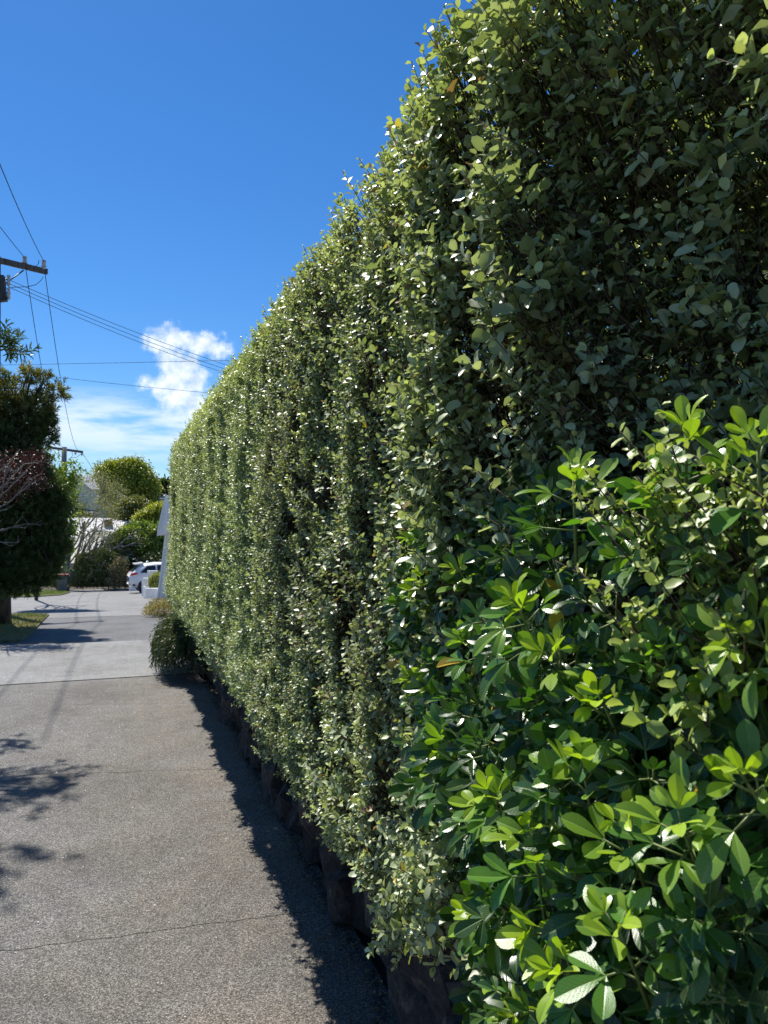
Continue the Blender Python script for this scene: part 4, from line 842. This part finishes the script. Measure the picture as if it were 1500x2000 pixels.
# hatchback
def hatch():
    o0 = at(250, 1155, 38.5); zg = gz(o0[1]); rot = R(4)
    root = empty('white_hatchback', (o0[0], o0[1], zg), 'white hatchback parked facing right with its tail beyond the planter', 'car')
    st = [  # x, z bottom, z belt, z roof, body half width, roof half width
        (0.00, .42, .80, .82, .70, .62), (.06, .32, .92, .96, .80, .66), (.22, .27, .98, 1.10, .85, .62), (.50, .25, 1.00, 1.36, .87, .60), (.75, .22, 1.00, 1.45, .88, .60), (1.3, .20, .98, 1.50, .89, .62),
        (2.1, .20, .96, 1.50, .89, .62), (2.7, .20, .95, 1.38, .88, .60), (3.15, .22, .95, 1.05, .87, .60), (3.7, .24, .86, .90, .84, .6), (4.15, .28, .72, .75, .76, .5), (4.3, .36, .6, .62, .62, .4)]
    V, T = [], []
    Mx = Matrix.Translation((o0[0], o0[1] + .85, zg)) @ Matrix.Rotation(rot, 4, 'Z')
    for (x, zb, zt, zr, wb, wr) in st:
        half = [(wb * .90, zb), (wb, zb + .14), (wb * 1.0, (zb + zt) / 2), (wb * .96, zt), (wr + (wb * .93 - wr) * .25, zt + (zr - zt) * .85), (wr * .85, zr), (0, zr + .015)]
        for s in half + [(-a, b) for a, b in half[-2::-1]]: V.append(tuple(Mx @ Vector((x, -s[0], s[1]))))
    m = 13
    for i in range(len(st) - 1):
        for k in range(m - 1):
            a = i * m + k; T += [(a, a + 1, a + m + 1), (a, a + m + 1, a + m)]
        a = i * m; T += [(a + m - 1, a, a + m), (a + m - 1, a + m, a + 2 * m - 1)]
    for k in range(1, m - 1): T += [(0, k, k + 1), ((len(st) - 1) * m, (len(st) - 1) * m + k + 1, (len(st) - 1) * m + k)]
    b = link('body', np_mesh('body', V, T), M['car'], root)
    def panel(name, pts, mat, off=.0, th=.012):
        """panel on the near side; pts are (x, depth from the centre, z)"""
        return prism(name, [Mx @ Vector(p) for p in pts], (Mx.to_3x3() @ Vector((0, th, 0))), mat, root)
    W = -.875
    for pts in ([(.52, W + .01, 1.03), (1.28, W - .0, 1.01), (1.28, W + .165, 1.39), (.86, W + .165, 1.36)], [(1.36, W, 1.01), (2.2, W, .99), (2.2, W + .165, 1.40), (1.36, W + .165, 1.40)], [(2.26, W, .99), (3.0, W + .03, 1.0), (2.62, W + .165, 1.34), (2.26, W + .165, 1.40)]):
        panel('side_window', pts, M['glass'])
    panel('window_sticker', [(.95, W - .016, 1.06), (1.26, W - .016, 1.06), (1.26, W + .02, 1.15), (.9, W + .02, 1.15)], M['signblue'], th=.006)
    prism('rear_window', [Mx @ Vector(p) for p in [(.16, -.60, 1.07), (.16, .60, 1.07), (.50, .54, 1.37), (.50, -.54, 1.37)]], (Mx.to_3x3() @ Vector((-.012, 0, .012))), M['glass'], root)
    prism('roof_spoiler', [Mx @ Vector(p) for p in [(.26, -.58, 1.42), (.26, .58, 1.42), (.72, .58, 1.47), (.72, -.58, 1.47)]], (Mx.to_3x3() @ Vector((0, 0, .045))), M['car'], root)
    for s in (-1, 1):
        prism('tail_light', [Mx @ Vector(p) for p in [(.02, s * .80, .88), (.42, s * .885, .96), (.36, s * .885, 1.04), (.10, s * .83, 1.02)]], (Mx.to_3x3() @ Vector((0, s * .02, 0))), M['redlamp'], root)
    prism('rear_bumper_trim', [Mx @ Vector(p) for p in [(.02, -.72, .42), (.28, -.87, .36), (.28, -.87, .46), (.02, -.74, .5)]], (Mx.to_3x3() @ Vector((0, -.02, 0))), M['steel'], root)
    for (x, s) in ((.78, -1), (.78, 1), (3.4, -1), (3.4, 1)):
        def disc(name, r, y0, y1, mat, par):
            bm = bmesh.new(); bmesh.ops.create_cone(bm, cap_ends=True, segments=24, radius1=r, radius2=r * .97, depth=abs(y1 - y0), matrix=Mx @ Matrix.Translation((x, s * (y0 + y1) / 2, .32)) @ Matrix.Rotation(R(90) * (1 if s < 0 else -1), 4, 'X'))
            me = bpy.data.meshes.new(name); bm.to_mesh(me); bm.free(); return link(name, me, mat, par)
        disc('wheel_arch', .39, .80, .893, M['steel'], root)
        w = disc('wheel', .32, .72, .915, M['rubber'], root)
        r = disc('rim', .21, .90, .925, M['alloy'], None); r.parent = w
        for k in range(5):
            bm = bmesh.new(); box_bm(bm, (0, 0, 0), (.05, .012, .17), Mx @ Matrix.Translation((x, s * .931, .32)) @ Matrix.Rotation(k * 1.2566, 4, 'Y') @ Matrix.Translation((0, 0, .10)))
            sp = bm_obj('spoke', bm, M['rubber'], None); sp.parent = w
    prism('wing_mirror', [Mx @ Vector(p) for p in [(2.85, -.88, 1.0), (3.0, -.88, 1.0), (3.0, -1.05, 1.02), (2.85, -1.05, 1.02)]], (0, 0, .12), M['car'], root)
    bm = bmesh.new(); bmesh.ops.create_uvsphere(bm, u_segments=12, v_segments=8, radius=.07, matrix=Mx @ Matrix.Translation((.95, 0, 1.53))); bm_obj('aerial', bm, M['car'], root, smooth=True)
hatch()
root = box('white_kerb_block', tuple(on_ground(262, 1154) + np.array([0, .1, .12])), (.55, .2, .26), M['white'], None, .02); tag(root, 'small white block on the ground under the tail of the hatchback', 'block')

# wheelie bin
def bin_():
    p = at(122, 1147, 44.5); zg = gz(p[1]); root = empty('wheelie_bin', (p[0], p[1], zg), 'grey wheelie bin with a red lid standing by the grey tree', 'bin')
    bm = bmesh.new(); r = bmesh.ops.create_cube(bm, size=1)
    for v in bm.verts:
        t = v.co.z + .5; s = .50 + .10 * t; v.co = Vector((v.co.x * s, v.co.y * s * 1.15, .06 + t * .88))
    bmesh.ops.translate(bm, vec=(p[0], p[1], zg), verts=bm.verts); bm_obj('body', bm, M['binplastic'], root, .02)
    box('rim_band', (p[0], p[1], zg + .93), (.66, .74, .05), M['binplastic'], root, .01)
    lid = box('lid', (p[0], p[1] - .01, zg + 1.0), (.66, .76, .07), M['redlid'], root, .025)
    box('handle', (p[0] + .30, p[1] + .30, zg + .98), (.05, .3, .05), M['binplastic'], root, .01)
    for s in (-1, 1):
        bm = bmesh.new(); bmesh.ops.create_cone(bm, cap_ends=True, segments=16, radius1=.11, radius2=.11, depth=.06, matrix=Matrix.Translation((p[0] + .26, p[1] + s * .24, zg + .11)) @ Matrix.Rotation(R(90), 4, 'X')); bm_obj('wheel', bm, M['rubber'], root)
bin_()

# ------------------------------------------------------------------ poles and overhead wires
def insulator(p, root, s=1.0):
    bm = bmesh.new()
    for (z, r, h) in ((0, .035, .05), (.06, .06, .05), (.12, .045, .04), (.165, .055, .035)):
        bmesh.ops.create_cone(bm, cap_ends=True, segments=12, radius1=r * s, radius2=r * s * .75, depth=h * s, matrix=Matrix.Translation((p[0], p[1], p[2] + z * s)))
    return bm_obj('insulator', bm, M['porc'], root)
Zp = 19.0
pt = at(-8, 500, Zp); pb = np.array([pt[0], pt[1], gz(pt[1])])
pole = empty('utility_pole', pb, 'weathered utility pole at the left edge whose crossarm carries two insulators', 'utility pole')
link('post', join_segs('post', [path_segs([pb, pb + (pt - pb) * .5, pt], .16, .11)], 12), M['pole'], pole)
a0, a1 = at(-100, 485, 18.1), at(92, 531, 19.9)
def beam(name, a, b, w, h, mat, par):
    d = Vector(b - a); L_ = d.length; M4 = Matrix.Translation(Vector((a + b) / 2)) @ d.to_track_quat('X', 'Z').to_matrix().to_4x4()
    bm = bmesh.new(); box_bm(bm, (0, 0, 0), (L_, w, h), M4); return bm_obj(name, bm, mat, par, .006)
beam('crossarm', a0, a1, .10, .135, M['pole'], pole)
iA, iB = at(48, 517, 19.45), at(85.5, 524, 19.8); iC = at(-60, 490, 18.4)
for q in (iA, iB, iC): insulator(q, pole, 1.15)
link('brace', join_segs('brace', [path_segs([at(46, 528, 19.4), at(2, 560, 18.95)], .018, .018)], 5), M['steel'], pole)
for (x, y_) in ((17, 549), (17, 558), (17, 584), (17, 575)): insulator(at(x, y_, 18.9), pole, .8)
link('bracket', join_segs('bracket', [path_segs([at(-4, 548, 18.9), at(17, 545, 18.9)], .02, .02), path_segs([at(-4, 556, 18.9), at(17, 556, 18.9)], .015, .015), path_segs([at(-4, 575, 18.9), at(16, 584, 18.9)], .02, .02)], 5), M['steel'], pole)
prism('fuse_box', [at(-8, 536, 18.8), at(7, 537, 18.8), at(9, 560, 18.8), at(12, 586, 18.8), at(-8, 588, 18.8)], (.02, .16, 0), M['steel'], pole)
link('jumper_wire', join_segs('jumper_wire', [path_segs([at(84, 541, 19.8), at(80, 548, 19.6), at(70, 556, 19.4), at(54, 560, 19.2), at(28, 561, 19), at(12, 563, 18.9)], .008, .008), path_segs([at(76, 508, 19.7), at(75, 515, 19.7), at(69, 521, 19.6)], .008, .008)], 4), M['wire'], pole)
Z2 = 48; pt = at(126, 873, Z2); pb = at(118, 1100, Z2); pb[2] = gz(pb[1])
pole2 = empty('utility_pole', pb, 'distant grey concrete utility pole seen above the lime shrub', 'utility pole')
link('post', join_segs('post', [path_segs([pb, pb + (pt - pb) * .5, pt], .24, .15)], 10), M['conc'], pole2)
b0, b1 = at(94, 873.5, Z2 - .5), at(162, 883, Z2 + .6); beam('crossarm', b0, b1, .14, .14, M['pole'], pole2)
for f in (.08, .3, .78, .97): insulator(b0 + (b1 - b0) * f + np.array([0, 0, -.22]), pole2, 1.3)
link('jumper_wire', join_segs('jumper_wire', [path_segs([at(103, 876, Z2), at(112, 889, Z2), at(124, 893, Z2)], .014, .014), path_segs([at(160, 885, Z2), at(150, 893, Z2), at(134, 895, Z2)], .014, .014), path_segs([at(140, 880, Z2), at(142, 890, Z2), at(133, 900, Z2)], .012, .012)], 4), M['wire'], pole2)
def wire(a, b, sag, label, r=.008, n=26, group='overhead wires'):
    a, b = np.array(a), np.array(b); t = np.linspace(0, 1, n)[:, None]; P = a + (b - a) * t - np.array([0, 0, 1.]) * 4 * sag * t * (1 - t)
    o = link('overhead_wire', join_segs('overhead_wire', [path_segs(P, r, r)], 5), M['wire']); tag(o, label, 'wire', group)
wire(iA + [0, 0, .1], at(122, 872, Z2), 1.1, 'overhead wire from the inner pole insulator down to the distant pole', .010)
wire(iB + [0, 0, .1], at(154, 881, Z2 + .4), 1.1, 'overhead wire from the arm end insulator down to the distant pole', .010)
wire(iA + [0, 0, .18], at(-140, 250, 9.5), .05, 'overhead wire rising left from the inner pole insulator out of frame', .008)
wire(iB + [0, 0, .18], at(-60, 170, 9.5), .12, 'overhead wire rising left from the arm end insulator out of frame', .008)
for i, (y0, y1, lb) in enumerate([(546, 790, 'topmost of the three service wires sloping down behind the hedge'), (553, 794, 'middle of the three service wires sloping down behind the hedge'), (560, 796, 'lowest of the three service wires sloping down behind the hedge')]):
    wire(at(16, y0, 18.9), at(740, y1, 36), .42 + .06 * i, lb, .0075)
wire(at(-120, 715, 30), at(640, 699, 30), .02, 'upper of the two nearly level thin wires crossing the sky', .008)
wire(at(40, 728, 30), at(640, 783, 34), .12, 'lower of the two thin wires crossing behind the cloud', .008)
wire(at(-40, 640, 24), at(128, 884, Z2), .3, 'thin wire passing behind the near tree branches to the distant pole', .008)
for (x0, y0, x1, y1) in ((161, 884, 205, 945), (135, 898, 205, 938)): wire(at(x0, y0, Z2), at(x1, y1, 100), .2, 'service wire from the distant pole to the white gabled house' if y0 > 890 else 'right hand wire leaving the distant pole arm end towards the houses', .014)
